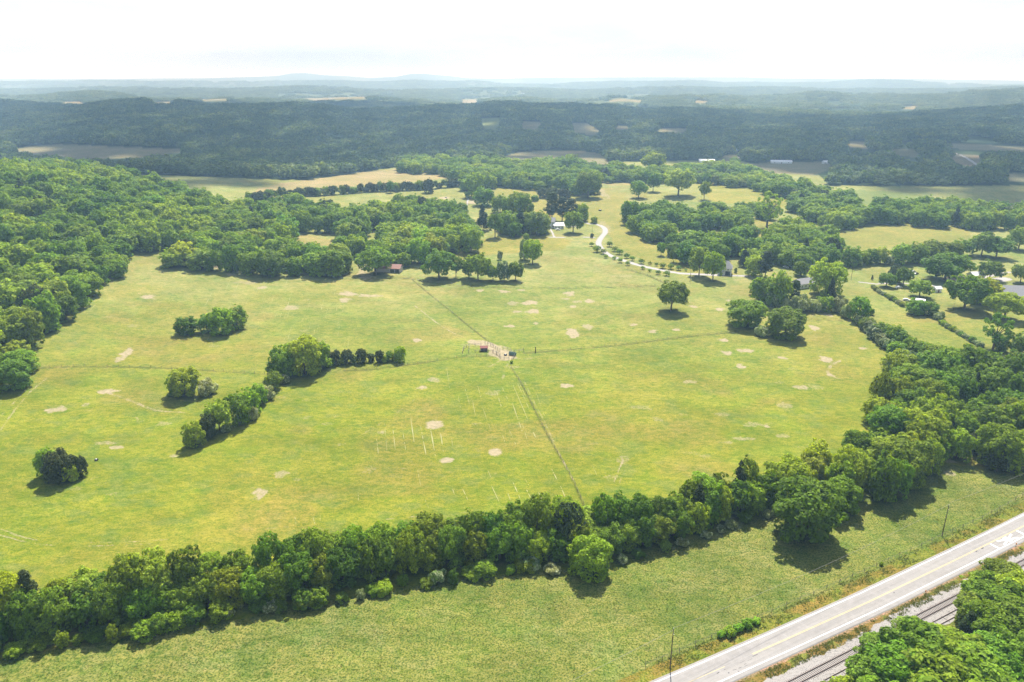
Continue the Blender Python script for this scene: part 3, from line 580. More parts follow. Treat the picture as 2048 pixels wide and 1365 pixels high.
along([(1240, 1118), (1350, 1092), (1450, 1058), (1530, 1032)], 7.0, -.8, (2.5, 4), (1.5, 2.2), ['flower', 'bush'], 'foot of the front hedgerow', .8)
# trees by the railway, seen from above: crown centre px, radius px, height
for cx_, cy_, rp, h, k in [(1835, 1292, 62, 13, 'broad'), (1900, 1300, 60, 12, 'broad'), (1800, 1335, 60, 12, 'broad'), (1870, 1350, 75, 13, 'broad'), (1950, 1345, 70, 12, 'broad'), (1765, 1300, 40, 9, 'dull'),
                           (1750, 1345, 46, 9, 'dull'), (1830, 1265, 40, 8, 'dull'), (1985, 1310, 55, 11, 'pale'), (2010, 1350, 60, 10, 'pale'), (1700, 1372, 40, 5, 'bush'), (1965, 1170, 32, 8, 'dull'), (2005, 1145, 34, 9, 'dull'),
                           (2000, 1190, 52, 12, 'broad'), (2050, 1180, 50, 12, 'broad'), (1955, 1215, 36, 9, 'dull'), (1940, 1248, 30, 9, 'cedar2'), (1990, 1240, 50, 12, 'broad'), (2045, 1240, 55, 12, 'broad'), (2035, 1300, 55, 12, 'broad'),
                           (2085, 1350, 60, 12, 'broad'), (2100, 1240, 50, 12, 'broad'), (1650, 1392, 40, 4, 'bush'), (1880, 1420, 80, 12, 'broad'), (1980, 1430, 80, 12, 'broad'), (1780, 1410, 60, 10, 'broad')]:
    p = G(cx_, cy_, h * .62); r = rp * (p[1] * cp + (HC - h * .6) * sp) / F
    add_tree(p[0], p[1], h, r, k, 'tree group beside the railway')
# keep buildings, lanes and corral clear
def clear_of(pts, rad, keep=('SINGLE',)):
    global trees
    c = [G(*q)[:2] for q in pts]
    nS = len(SINGLE) + len(ORCH)
    trees = [t for i, t in enumerate(trees) if i < nS or all(math.hypot(t['x'] - a[0], t['y'] - a[1]) > rad for a in c)]
# litter under woods
thr = np.radians(th)
def subgrid(cx_, cy_, rad):
    r_ = math.hypot(cx_, cy_); i0, i1 = np.searchsorted(rr, [r_ - rad, r_ + rad]); a_ = math.atan2(cx_, cy_); da = rad / max(r_, 1)
    j0, j1 = np.searchsorted(thr, [a_ - da, a_ + da]); return (idx[max(i0 - 1, 0):i1 + 1, max(j0 - 1, 0):j1 + 1]).ravel()
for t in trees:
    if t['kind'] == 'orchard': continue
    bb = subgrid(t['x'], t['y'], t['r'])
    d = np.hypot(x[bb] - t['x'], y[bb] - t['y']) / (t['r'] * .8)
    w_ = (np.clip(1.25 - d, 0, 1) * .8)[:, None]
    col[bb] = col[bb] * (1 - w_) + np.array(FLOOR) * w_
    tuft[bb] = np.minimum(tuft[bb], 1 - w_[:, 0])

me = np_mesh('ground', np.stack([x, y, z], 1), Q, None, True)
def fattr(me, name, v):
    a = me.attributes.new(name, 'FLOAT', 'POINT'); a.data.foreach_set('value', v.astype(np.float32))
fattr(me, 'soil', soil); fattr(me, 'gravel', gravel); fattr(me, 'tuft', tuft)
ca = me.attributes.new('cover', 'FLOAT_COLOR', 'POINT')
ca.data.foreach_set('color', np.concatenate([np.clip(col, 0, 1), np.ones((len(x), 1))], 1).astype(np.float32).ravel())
g = NT('ground_cover'); pos = g.n('ShaderNodeNewGeometry').outputs['Position']
def at(nm, o='Fac'):
    n = g.n('ShaderNodeAttribute'); n.attribute_name = nm; return n.outputs[o]
cover = at('cover', 'Color'); so = at('soil'); gr = at('gravel'); tf = at('tuft')
mpn = g.n('ShaderNodeMapping'); mpn.inputs['Scale'].default_value = (.55, 1.0, 1.0); mpn.inputs['Rotation'].default_value = (0, 0, R(20)); g.l(pos, mpn.inputs['Vector'])
n1 = g.noise(.55, 6, .7, mpn.outputs[0], .8); n2 = g.noise(2.0, 4, .65, pos); n3 = g.noise(.10, 5, .65, pos)
c1 = g.mix(g.rng(n1, .34, .66), g.mix(1.0, cover, (.62, .76, .50), 'MULTIPLY'), g.mix(1.0, cover, (1.34, 1.18, 1.4), 'MULTIPLY'))
c1 = g.mix(g.math('MULTIPLY', g.rng(n2, .44, .64), .85), c1, g.mix(1.0, c1, (.46, .64, .42), 'MULTIPLY'))
c1 = g.mix(g.math('MULTIPLY', g.math('MULTIPLY', g.rng(n2, .46, .60), tf), .8), c1, g.mix(1.0, c1, (.40, .55, .42), 'MULTIPLY'))
c1 = g.mix(g.math('MULTIPLY', g.rng(n3, .48, .60), .55), c1, g.mix(1.0, c1, (.70, .92, .75), 'MULTIPLY'))
sp_n = g.noise(.30, 3, .6, pos); c1 = g.mix(g.math('MULTIPLY', g.rng(sp_n, .60, .68), .6), c1, g.mix(1.0, c1, (.52, .80, .55), 'MULTIPLY'))
lg_n = g.noise(.018, 3, .55, pos); c1 = g.mix(g.rng(lg_n, .36, .64), g.mix(1.0, c1, (.86, .90, .80), 'MULTIPLY'), g.mix(1.0, c1, (1.12, 1.06, 1.15), 'MULTIPLY'))
sm = g.math('ADD', so, g.math('MULTIPLY', g.math('SUBTRACT', g.noise(1.1, 5, .7, pos), .5), 1.8))
sm = g.rng(sm, .0, .62)
scol = g.mix(g.rng(g.noise(.6, 5, .7, pos), .35, .65), (.36, .29, .19), (.24, .205, .12))
c2 = g.mix(g.math('MULTIPLY', sm, .92), c1, scol)
gm = g.rng(g.math('ADD', gr, g.math('MULTIPLY', g.math('SUBTRACT', g.noise(1.6, 3, .6, pos), .5), .7)), 0.0, .25)
gcol = g.mix(g.rng(g.noise(4, 5, .7, pos), .3, .7), (.37, .355, .335), (.29, .275, .26))
gcol = g.mix(g.rng(gr, .55, .8), g.mix(1.0, gcol, (.86, .84, .82), 'MULTIPLY'), gcol)
c3 = g.mix(gm, c2, gcol)
g.surf(g.bsdf(c3, .95, .08, g.math('ADD', n1, g.math('MULTIPLY', n2, .5)), .55, .5))
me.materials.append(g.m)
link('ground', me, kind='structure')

# ------------------------------------------------------------------ foliage materials
def leaf_mat(name, a, b, glow, blossom=None, bl_amt=0.0, transl=.34, spec=.35):
    m = NT(name); oi = m.n('ShaderNodeObjectInfo'); ge = m.n('ShaderNodeNewGeometry')
    rnd = oi.outputs['Random']; isl = ge.outputs['Random Per Island']
    c = m.mix(rnd, a, b)
    c = m.mix(m.rng(m.math('FRACT', m.math('MULTIPLY', rnd, 13.7)), .80, 1.0, 0, .20), c, (b[0] * 1.05, b[1] * .80, b[2] * 1.4))
    c = m.mix(1.0, c, oi.outputs['Color'], 'MULTIPLY')
    wpos = ge.outputs['Position']
    c = m.mix(m.rng(m.noise(.011, 3, .6, wpos), .40, .62, 0, 1), m.mix(1.0, c, (.74, .80, 1.1), 'MULTIPLY'), m.mix(1.0, c, (1.20, 1.08, 1.05), 'MULTIPLY'))
    v = m.rng(isl, 0, 1, .50, 1.42)
    cc = m.n('ShaderNodeCombineColor'); m.l(v, cc.inputs[0]); m.l(v, cc.inputs[1]); m.l(v, cc.inputs[2])
    c = m.mix(1.0, c, cc.outputs[0], 'MULTIPLY')
    if blossom:
        tco = m.n('ShaderNodeTexCoord').outputs['Object']
        f = m.math('MULTIPLY', m.rng(m.noise(1.9, 3, .6, tco), .46, .60), m.math('LESS_THAN', m.math('FRACT', m.math('MULTIPLY', isl, 7.31)), bl_amt))
        c = m.mix(f, c, blossom)
    hs = m.n('ShaderNodeHueSaturation'); m.l(c, hs.inputs['Color']); hs.inputs['Saturation'].default_value = 1.05
    p = m.bsdf(c, .62, spec)
    tr = m.n('ShaderNodeBsdfTranslucent'); m.l(m.mix(1.0, c, glow, 'MULTIPLY'), tr.inputs['Color'])
    mx = m.n('ShaderNodeMixShader'); mx.inputs[0].default_value = transl; m.l(p, mx.inputs[1]); m.l(tr.outputs[0], mx.inputs[2])
    return m.surf(mx.outputs[0])
M_LEAF = leaf_mat('broadleaf_foliage', (.110, .208, .007), (.225, .318, .011), (2.0, 2.0, .5), spec=.12)
M_WOOD = leaf_mat('haze_greyed_foliage', (.075, .125, .022), (.150, .190, .036), (1.7, 1.8, .8), spec=.12)  # distant leaves greyed: haze and cloud shade put into the colour
M_DARK = leaf_mat('cedar_foliage', (.032, .060, .014), (.060, .092, .020), (1.4, 1.6, .7), transl=.2, spec=.08)
M_BLOOM = leaf_mat('blossoming_foliage', (.15, .22, .04), (.20, .26, .06), (1.6, 1.7, .9), (.52, .54, .33), .55)
M_LIME = leaf_mat('bright_bush_foliage', (.24, .40, .008), (.28, .44, .010), (1.9, 2.0, .6))
M_BARK = plain('bark', (.11, .085, .06), .35, 3, .9)

# ------------------------------------------------------------------ tree shapes (unit-ish, scaled per tree)
def cards(rngl, Cn, Rb, N, size, up=.35, jit=.65, flat=.8, shell=(.72, 1.06), lower=-.35):
    """N leaf sprays spread over the lobes with centres Cn (k,3) and radii Rb (k)"""
    w = Rb ** 2; w = w / w.sum(); k = rngl.choice(len(Cn), N, p=w)
    cen = Cn.mean(0)
    d = rngl.normal(size=(N, 3)); d /= np.linalg.norm(d, axis=1)[:, None]
    o = Cn[k] - cen; o /= np.linalg.norm(o, axis=1)[:, None] + 1e-6
    bad = (d * (o * .6 + [0, 0, .5])).sum(1) < lower
    d[bad] *= -1
    P = Cn[k] + d * (Rb[k] * rngl.uniform(*shell, N))[:, None] * [1, 1, flat]
    nrm = d * .85 + rngl.normal(size=(N, 3)) * jit * .5 + [0, 0, up + .15]; nrm /= np.linalg.norm(nrm, axis=1)[:, None]
    t = np.cross(nrm, rngl.normal(size=(N, 3))); t /= np.linalg.norm(t, axis=1)[:, None]; b = np.cross(nrm, t)
    s = size * rngl.uniform(.6, 1.35, N)[:, None]
    V = np.stack([P - t * s, P - b * s * .55 + nrm * s * .12, P + t * s, P + b * s * .55 + nrm * s * .12], 1).reshape(-1, 3)
    return V
def crown(name, seed, style, N, size, mat):
    """crown in a unit frame: radius 1, height from zb to ~2.2 (tree height 2.2 units) for round crowns"""
    g_ = np.random.default_rng(seed)
    if style == 'cone':
        L_ = []; 
        for i in range(34):
            t = g_.uniform(0, 1) ** .8; a = g_.uniform(0, 2 * math.pi); rad = (1 - t) * .78 + .04
            L_.append((math.cos(a) * rad * g_.uniform(.45, .9), math.sin(a) * rad * g_.uniform(.45, .9), .25 + t * 2.75, .16 + .26 * (1 - t)))
        flat = 1.25; up = .1; top = 3.1
    elif style == 'pine':
        L_ = []
        for i in range(26):
            t = (i + .5) / 26; a = i * 2.4 + g_.uniform(-.4, .4); rad = .85 * math.sin(math.pi * (t * .8 + .2)) ** .7
            L_.append((math.cos(a) * rad * g_.uniform(.3, .75), math.sin(a) * rad * g_.uniform(.3, .75), .8 + t * 2.4, g_.uniform(.28, .42)))
        flat = .55; up = .4; top = 3.3
    elif style == 'bush':
        L_ = [(0, 0, .55, .6)]
        for i in range(26):
            a = g_.uniform(0, 2 * math.pi); rr_ = g_.uniform(.3, .78); zz = g_.uniform(.2, 1.15) * (1 - .45 * rr_)
            L_.append((math.cos(a) * rr_, math.sin(a) * rr_, zz + .1, g_.uniform(.2, .36)))
        flat = .9; up = .25; top = 1.45
    elif style == 'sparse':
        L_ = []
        for i in range(64):
            a = g_.uniform(0, 2 * math.pi); t = g_.uniform(0, 1); rr_ = g_.uniform(.25, 1.0) * (math.sin(math.pi * min(.2 + .75 * t, 1)) + .1)
            L_.append((math.cos(a) * rr_, math.sin(a) * rr_, .7 + t * 1.5, g_.uniform(.09, .19)))
        flat = .8; up = .3; top = 2.3
    else:
        tall = {'tall': 1.35, 'round': 1.0, 'wide': .8, 'full': 1.0}[style]; L_ = [(0, 0, 1.1 * tall, .55)]
        n = 46
        for i in range(n):
            a = i * 2.39996 + g_.uniform(-.5, .5); t = (i + .5) / n
            zz = 1 - 2 * t * .86; rad = math.sqrt(max(0, 1 - zz * zz)) ** .8
            k_ = g_.uniform(.50, .92)
            L_.append((math.cos(a) * rad * k_, math.sin(a) * rad * k_, tall * (1.18 + zz * .86 * k_), g_.uniform(.17, .36)))
        # a few boughs that break the outline
        for i in range(13):
            a = g_.uniform(0, 2 * math.pi); zz = g_.uniform(-.3, .98); rad = math.sqrt(1 - zz * zz); q_ = g_.uniform(.88, 1.1)
            L_.append((math.cos(a) * rad * q_, math.sin(a) * rad * q_, tall * (1.18 + zz * .95 * q_), g_.uniform(.10, .22)))
        if style == 'full':
            for i in range(16):
                a = g_.uniform(0, 2 * math.pi); k_ = g_.uniform(.45, .85); L_.append((math.cos(a) * k_, math.sin(a) * k_, g_.uniform(.2, .62), g_.uniform(.2, .34)))
        flat = .85; up = .3; top = 2.2 * tall
    A = np.array(L_); V = cards(g_, A[:, :3], A[:, 3], N, size, up, .7, flat)
    V[:, 2] = np.maximum(V[:, 2], .04)
    me_ = np_mesh(name, V, np.arange(len(V)).reshape(-1, 4), mat)
    return me_, A, top
def trunk(name, A, zb, seed, thick=.055):
    g_ = np.random.default_rng(seed); m = MB(); topz = A[:, 2].max() * .72
    m.tube([(0, 0, -.15), (.01, .01, zb * .5), (.02, -.01, zb), (.0, .02, topz)], [thick * 1.35, thick, thick * .85, thick * .2], 7)
    for i in g_.permutation(len(A))[:9]:
        c = A[i, :3]; z0 = g_.uniform(zb * .7, max(zb, topz * .55)); mid_ = np.array([c[0] * .45, c[1] * .45, z0 + (c[2] - z0) * .6])
        m.tube([(0.01, 0, z0), mid_, c], [thick * .5, thick * .34, thick * .12], 5)
    return m.mesh(name, M_BARK)
PROTO = {}
def proto(key, style, n, N, size, mat, zb, seed, thick=.055):
    out = []
    for i in range(n):
        me_, A, top = crown('crown_' + key, seed + i * 7, style, N, size, mat)
        out.append((me_, trunk('trunk_' + key, A, zb, seed + i, thick), top))
    PROTO[key] = out
proto('broad_near', 'round', 6, 5600, .072, M_LEAF, .55, 100)
proto('broad_mid', 'round', 5, 1900, .115, M_LEAF, .5, 200)
proto('full', 'full', 6, 6800, .072, M_LEAF, .3, 150)
proto('full_mid', 'full', 5, 2300, .115, M_LEAF, .3, 250)
proto('tall', 'tall', 3, 3800, .085, M_LEAF, .7, 300)
proto('wide', 'wide', 4, 4200, .085, M_LEAF, .45, 340)
proto('sparse', 'sparse', 2, 3000, .06, M_LEAF, .8, 380, .07)
proto('cedar', 'cone', 4, 3400, .075, M_DARK, .3, 400)
proto('juniper', 'full', 4, 4200, .08, M_DARK, .15, 460, .04)
proto('pine', 'pine', 3, 3200, .085, M_DARK, .9, 440)
proto('bush', 'bush', 4, 3400, .08, M_LEAF, .2, 500, .04)
proto('flower', 'bush', 4, 3400, .085, M_BLOOM, .2, 540, .04)
proto('lime', 'bush', 2, 2600, .09, M_LIME, .15, 580, .03)
proto('orchard', 'round', 3, 900, .12, M_LEAF, .75, 600, .06)

# which of the trees are objects of their own: the ones that show largest
def px_size(t):
    return t['r'] * F / math.hypot(t['x'], t['y'], HC - t['z'])
NAMES = {'broad': 'broadleaf_tree', 'tall': 'broadleaf_tree', 'dull': 'broadleaf_tree', 'sparse': 'broadleaf_tree', 'pale': 'broadleaf_tree', 'wide': 'broadleaf_tree', 'cedar2': 'cedar_tree',
         'cedar': 'cedar_tree', 'spruce': 'cedar_tree', 'pine': 'pine_tree', 'bush': 'shrub', 'lime': 'shrub', 'flower': 'flowering_shrub', 'orchard': 'orchard_tree'}
for t in trees:
    t['name'] = NAMES[t['kind']]; q = project(t['x'], t['y'], t['z'] + t['h'] * .6); t['px'] = float(q[0]); t['py'] = float(q[1]); t['size'] = px_size(t)
    t['inview'] = -40 < t['px'] < 2090 and t['py'] < 1420
single_set = set(id(t) for t in trees[:len(SINGLE) + len(ORCH)])
own, rest = [], []
for nm in set(NAMES.values()):
    ts = sorted([t for t in trees if t['name'] == nm and t['inview']], key=lambda t: -(t['size'] + (1000 if id(t) in single_set else 0)))
    own += ts[:290]; rest += ts[290:]
rest += [t for t in trees if not t['inview']]
print('TREES', len(trees), 'own', len(own), {nm: sum(1 for t in own if t['name'] == nm) for nm in set(NAMES.values())}, 'rest', len(rest))

LOOK = {'broad': 'leafy green broadleaf tree', 'tall': 'tall narrow leafy tree', 'dull': 'grey-green broadleaf tree', 'sparse': 'open-branched tree with gaps in its crown', 'pale': 'pale green broadleaf tree',
        'cedar': 'dark pointed cedar', 'cedar2': 'dark dense cedar', 'spruce': 'dark blue-green spruce', 'pine': 'dark pine with bare lower trunk', 'bush': 'round green shrub', 'lime': 'bright lime-green shrub',
        'flower': 'shrub covered in cream-white blossom', 'orchard': 'small young orchard tree', 'wide': 'spreading broadleaf tree'}
CAT = {'broadleaf_tree': 'tree', 'cedar_tree': 'cedar', 'pine_tree': 'pine', 'shrub': 'shrub', 'flowering_shrub': 'flowering shrub', 'orchard_tree': 'fruit tree'}
ONES = ['', 'first', 'second', 'third', 'fourth', 'fifth', 'sixth', 'seventh', 'eighth', 'ninth', 'tenth', 'eleventh', 'twelfth', 'thirteenth', 'fourteenth', 'fifteenth', 'sixteenth',
        'seventeenth', 'eighteenth', 'nineteenth']
TENS = {20: 'twenty', 30: 'thirty', 40: 'forty', 50: 'fifty', 60: 'sixty', 70: 'seventy', 80: 'eighty', 90: 'ninety'}
def ordinal(n):
    if n < 20: return ONES[n]
    if n >= 100: return 'hundred and ' + ordinal(n - 100) if n > 100 else 'hundredth'
    t_, o_ = n // 10 * 10, n % 10
    return (TENS[t_][:-1] + 'ieth') if o_ == 0 else TENS[t_] + '-' + ONES[o_]
def size_word(t, mean):
    return 'big ' if t['r'] > 1.18 * mean else 'small ' if t['r'] < .82 * mean else ''
groups = {}
for t in own: groups.setdefault((t['place'], t['kind']), []).append(t)
for (place, kind), ts in groups.items():
    mean = sum(t['r'] for t in ts) / len(ts)
    sub = {}
    for t in ts: sub.setdefault(size_word(t, mean) if len(ts) > 3 else '', []).append(t)
    for sw, tt in sub.items():
        if len(tt) > 8:      # split once more by tone, so that counts stay short
            tt.sort(key=lambda t: t['px'])
        tt.sort(key=lambda t: t['px'])
        n = len(tt)
        for i, t in enumerate(tt):
            base = sw + LOOK[kind]
            if n == 1: lab = base + ', only one of its kind at the ' + place
            else: lab = base + ', ' + ordinal(i + 1) + ' from the wooded hill side, ' + place
            if 'front hedgerow, ' in place: lab = base + ' in the ' + place
            w_ = lab.split()
            t['label'] = ' '.join(w_[:16])
PREF = {'wooded hillside beyond the pasture': 'trees of the wooded hillside'}
rnd = random.Random(77)
for t in sorted(own, key=lambda t: (t['name'], t['px'])):
    k = t['kind']; near = t['size'] > 26 * 1.0
    if k in ('broad', 'dull', 'pale'):
        ar = t['h'] / max(t['r'], .1)
        key = ('wide' if ar < 1.9 and rnd.random() < .8 else 'tall' if ar > 3.0 else 'broad_near') if near else 'broad_mid'
        if not near and ar < 1.2: key = 'bush'
        if t['place'].startswith(('front', 'foot', 'tree group', 'copse', 'big clump', 'wood', 'thicket', 'pair', 'green second', 'field edge', 'tree row at', 'hedgerow', 'island', 'grounds')) and not (1140 < t['px'] < 1150) and k != 'tall' and ar < 3.6: key = 'full' if near else 'full_mid'
    elif k == 'cedar' and (t['place'].startswith(('cedar row', 'cedar hedge', 'open slope', 'island')) or rnd.random() < .35): key = 'juniper'
    else: key = {'cedar2': 'cedar', 'spruce': 'cedar'}.get(k, k)
    me_c, me_t, top = rnd.choice(PROTO[key])
    if key == 'bush' and t['h'] / t['r'] > 1.5: key = 'full' if near else 'full_mid'; me_c, me_t, top = rnd.choice(PROTO[key])
    root = thing(t['name'], t['label'], CAT[t['name']], (t['x'], t['y'], t['z']), rnd.uniform(0, 6.28), 'trees of the ' + t['place'] if 'tree' in t['name'] else 'shrubs of the ' + t['place'])
    sx = t['r'] * rnd.uniform(.95, 1.08); root.scale = (sx, sx * rnd.uniform(.92, 1.08), t['h'] / top)
    c_ = link('crown', me_c, root); 
    tr_ = link('trunk', me_t, root)
    v = rnd.uniform(.70, 1.25); warm = rnd.uniform(-.14, .20)
    if k == 'dull': cc_ = (1.25 * v, 1.12 * v, 2.3 * v)
    elif k == 'pale': cc_ = (1.5, 1.5, 2.2)
    elif k == 'sparse': cc_ = (1.3, 1.25, 1.9)
    elif k == 'spruce': cc_ = (.8, .95, 1.6)
    elif k == 'cedar': cc_ = (v * 1.15, v, v)
    else: cc_ = (v * (1 + warm), v, v)
    if t['place'].startswith(('wood', 'hedgerow wood', 'field edge', 'tree row')): cc_ = (cc_[0] * .95, cc_[1] * .97, cc_[2] * 1.25)
    c_.color = cc_ + (1,)

# ------------------------------------------------------------------ woodland that reads as one mass
fg = [crown('wood_crown_%d' % i, 900 + i, 'round', 260, .27, M_WOOD)[0] for i in range(5)]
mid_c = [PROTO['full_mid'][i][0] for i in range(3)]
clumps = []
for i in range(4):
    g_ = np.random.default_rng(950 + i); A = np.stack([g_.uniform(-1, 1, 26) * 20, g_.uniform(-1, 1, 26) * 20, g_.uniform(3, 9, 26)], 1)
    V = cards(g_, A, g_.uniform(4.5, 7.5, 26), 520, 2.6, .45, .6, .9)
    V[:, 2] = np.maximum(V[:, 2], -2); clumps.append(np_mesh('wood_clump_%d' % i, V, np.arange(len(V)).reshape(-1, 4), M_WOOD))
pc = bpy.data.collections.new('woodland_sources')
for i, m_ in enumerate(mid_c + fg + clumps):
    o = bpy.data.objects.new('source_%02d' % i, m_); pc.objects.link(o)
pts, sc, rt, ix = [], [], [], []
g_ = np.random.default_rng(5)
for t in rest:
    if t['kind'] in ('orchard',): continue
    pts.append((t['x'], t['y'], t['z'])); sc.append((t['r'], t['r'], t['h'] / 2.2)); rt.append(g_.uniform(0, 6.28)); ix.append(int(g_.integers(0, 3)) if t['size'] > 9 else 3 + int(g_.integers(0, 5)))
def scatter(y0, y1, sp_, jit=.42):
    ys = np.arange(y0, y1, sp_ * .87); P = []
    for j, yy in enumerate(ys):
        half = yy * .80 + 60; xs = np.arange(-half, half, sp_) + (sp_ / 2 if j % 2 else 0)
        P.append(np.stack([xs + g_.uniform(-jit, jit, len(xs)) * sp_, yy + g_.uniform(-jit, jit, len(xs)) * sp_], 1))
    return np.concatenate(P)
def keep_mask(P, z_, margin=0):
    m = is_far(P[:, 0], P[:, 1], z_)
    for F_ in FIELD_CLEAR: m &= ~inpoly(P[:, 0], P[:, 1], F_)
    px_, py_ = project(P[:, 0], P[:, 1], z_)
    for pts_, w in GRAVEL[-3:]: m &= seg_dist(P[:, 0], P[:, 1], wline(pts_, 4), 60) > 9
    return m & (px_ > -260) & (px_ < 2310)
P = scatter(1000, 3100, 13.5); z_ = terrain(P[:, 0], P[:, 1]); m = keep_mask(P, z_)
px_, py_ = project(P[:, 0], P[:, 1], z_)
thin = (px_ > 1600) & (py_ < 345) & (py_ > 268) & (fbm(P[:, 0] / 60, P[:, 1] / 60, 70, 2) > .56)   # scrubby openings
P, z_ = P[m & ~thin], z_[m & ~thin]
hh = 11 + 7 * fbm(P[:, 0] / 60, P[:, 1] / 60, 71, 3) + g_.uniform(-4, 5.5, len(P))
for (a, b), c, h in zip(P, z_, hh):
    r = g_.uniform(5.2, 10.4); pts.append((a, b, c - .5)); sc.append((r, r * g_.uniform(.85, 1.1), h / 2.2)); rt.append(g_.uniform(0, 6.28)); ix.append(3 + int(g_.integers(0, 5)))
# hedgerow trees round the far fields hold their outlines
for F_, (fp, fc) in zip(FIELD_P, FAR_FIELDS):
    pass
P = scatter(3120, 9500, 38); z_ = terrain(P[:, 0], P[:, 1]); m = keep_mask(P, z_)
op = fbm(P[:, 0] / 500, P[:, 1] / 900, 21, 4) > .60          # open farmland between the woods
m &= ~(op & (g_.uniform(0, 1, len(P)) < .85)); P, z_ = P[m], z_[m]
for (a, b), c in zip(P, z_):
    k = g_.uniform(.85, 1.25); pts.append((a, b, c - 1)); sc.append((k, k, k * g_.uniform(.8, 1.2))); rt.append(g_.uniform(0, 6.28)); ix.append(8 + int(g_.integers(0, 4)))
print('WOODLAND', len(pts))
me = bpy.data.meshes.new('woodland'); me.vertices.add(len(pts)); me.vertices.foreach_set('co', np.array(pts, np.float32).ravel())
a = me.attributes.new('sc', 'FLOAT_VECTOR', 'POINT'); a.data.foreach_set('vector', np.array(sc, np.float32).ravel())
a = me.attributes.new('rt', 'FLOAT', 'POINT'); a.data.foreach_set('value', np.array(rt, np.float32))
a = me.attributes.new('ix', 'INT', 'POINT'); a.data.foreach_set('value', np.array(ix, np.int32))
wood = link('woodland', me, kind='stuff')
ng = bpy.data.node_groups.new('woodland_scatter', 'GeometryNodeTree')
ng.interface.new_socket('Geometry', in_out='INPUT', socket_type='NodeSocketGeometry'); ng.interface.new_socket('Geometry', in_out='OUTPUT', socket_type='NodeSocketGeometry')
gi = ng.nodes.new('NodeGroupInput'); go = ng.nodes.new('NodeGroupOutput'); iop = ng.nodes.new('GeometryNodeInstanceOnPoints'); ci = ng.nodes.new('GeometryNodeCollectionInfo')
ci.inputs['Collection'].default_value = pc; ci.inputs['Separate Children'].default_value = True; ci.inputs['Reset Children'].default_value = True
def nattr(nm, ty):
    n = ng.nodes.new('GeometryNodeInputNamedAttribute'); n.data_type = ty; n.inputs['Name'].default_value = nm
    return [o for o in n.outputs if o.enabled and o.name == 'Attribute'][0]
cxyz = ng.nodes.new('ShaderNodeCombineXYZ'); ng.links.new(nattr('rt', 'FLOAT'), cxyz.inputs[2])
ng.links.new(gi.outputs[0], iop.inputs['Points']); ng.links.new(ci.outputs[0], iop.inputs['Instance']); iop.inputs['Pick Instance'].default_value = True
ng.links.new(nattr('ix', 'INT'), iop.inputs['Instance Index']); ng.links.new(cxyz.outputs[0], iop.inputs['Rotation']); ng.links.new(nattr('sc', 'FLOAT_VECTOR'), iop.inputs['Scale'])
ng.links.new(iop.outputs[0], go.inputs[0])
md = wood.modifiers.new('scatter', 'NODES'); md.node_group = ng

# ------------------------------------------------------------------ paved road with its markings
def strip(name, s0, s1, na, nb, z, mat, parent=None, kind=None, step=3.0, straight=None):
    n = max(int((s1 - s0) / step), 1) + 1; s = np.linspace(s0, s1, n)
    A = road_pt(s, na, z); B = road_pt(s, nb, z); V = np.stack([A, B], 1).reshape(-1, 3)
    Qs = np.array([(2 * i, 2 * i + 2, 2 * i + 3, 2 * i + 1) for i in range(n - 1)])
    if na < nb: pass
    else: Qs = Qs[:, ::-1]
    return link(name, np_mesh(name, V, Qs, mat), parent, kind=kind)
W = 6.15 * K
ra = NT('worn_concrete_asphalt'); pos_ = ra.n('ShaderNodeNewGeometry').outputs['Position']
mpr = ra.n('ShaderNodeMapping'); mpr.inputs['Rotation'].default_value = (0, 0, -math.atan2(RD[1], RD[0])); ra.l(pos_, mpr.inputs['Vector'])
mp2 = ra.n('ShaderNodeMapping'); mp2.inputs['Scale'].default_value = (.03, 1.3, 1); ra.l(mpr.outputs[0], mp2.inputs['Vector'])
c_ = ra.mix(ra.rng(ra.noise(1.0, 4, .6, mp2.outputs[0]), .35, .65), (.27, .255, .235), (.215, .203, .19))
c_ = ra.mix(ra.math('MULTIPLY', ra.rng(ra.noise(.45, 5, .65, pos_), .45, .7), .45), c_, (.34, .32, .305))
c_ = ra.mix(ra.math('MULTIPLY', ra.rng(ra.noise(9, 3, .6, pos_), .3, .7), .25), c_, (.22, .21, .20))
M_ROAD = ra.surf(ra.bsdf(c_, .85, .2))
# road slab: raised a little over the verge, with a gravelly skirt
s = np.arange(-70, 330, 4.0)
Vs = np.stack([road_pt(s, -1.7, -.1), road_pt(s, -1.25, .16), road_pt(s, W + .75, .16), road_pt(s, W + 1.1, -.1)], 1).reshape(-1, 3)
Qs = [(4 * i + k, 4 * i + 4 + k, 4 * i + 5 + k, 4 * i + 1 + k) for i in range(len(s) - 1) for k in range(3)]
link('road', np_mesh('road', Vs, np.array(Qs), M_ROAD), kind='structure')
M_WHITE = plain('white_road_paint', (.74, .73, .70), .10, 2.0, .6); M_YEL = plain('yellow_road_paint', (.52, .41, .19), .15, 1.0, .6)
MZ = .166
strip('road_marking', -70, 330, -.14, .14, MZ, M_WHITE, kind='structure'); strip('road_marking', -70, 330, W - .14, W + .14, MZ, M_WHITE, kind='structure')
mid_n = W * .475
strip('road_marking', -70, 4, mid_n - .05, mid_n + .06, MZ, M_YEL, kind='structure')
strip('road_marking', 13, 330, mid_n + .12, mid_n + .23, MZ, M_YEL, kind='structure'); strip('road_marking', 13, 330, mid_n - .17, mid_n - .06, MZ, M_YEL, kind='structure')
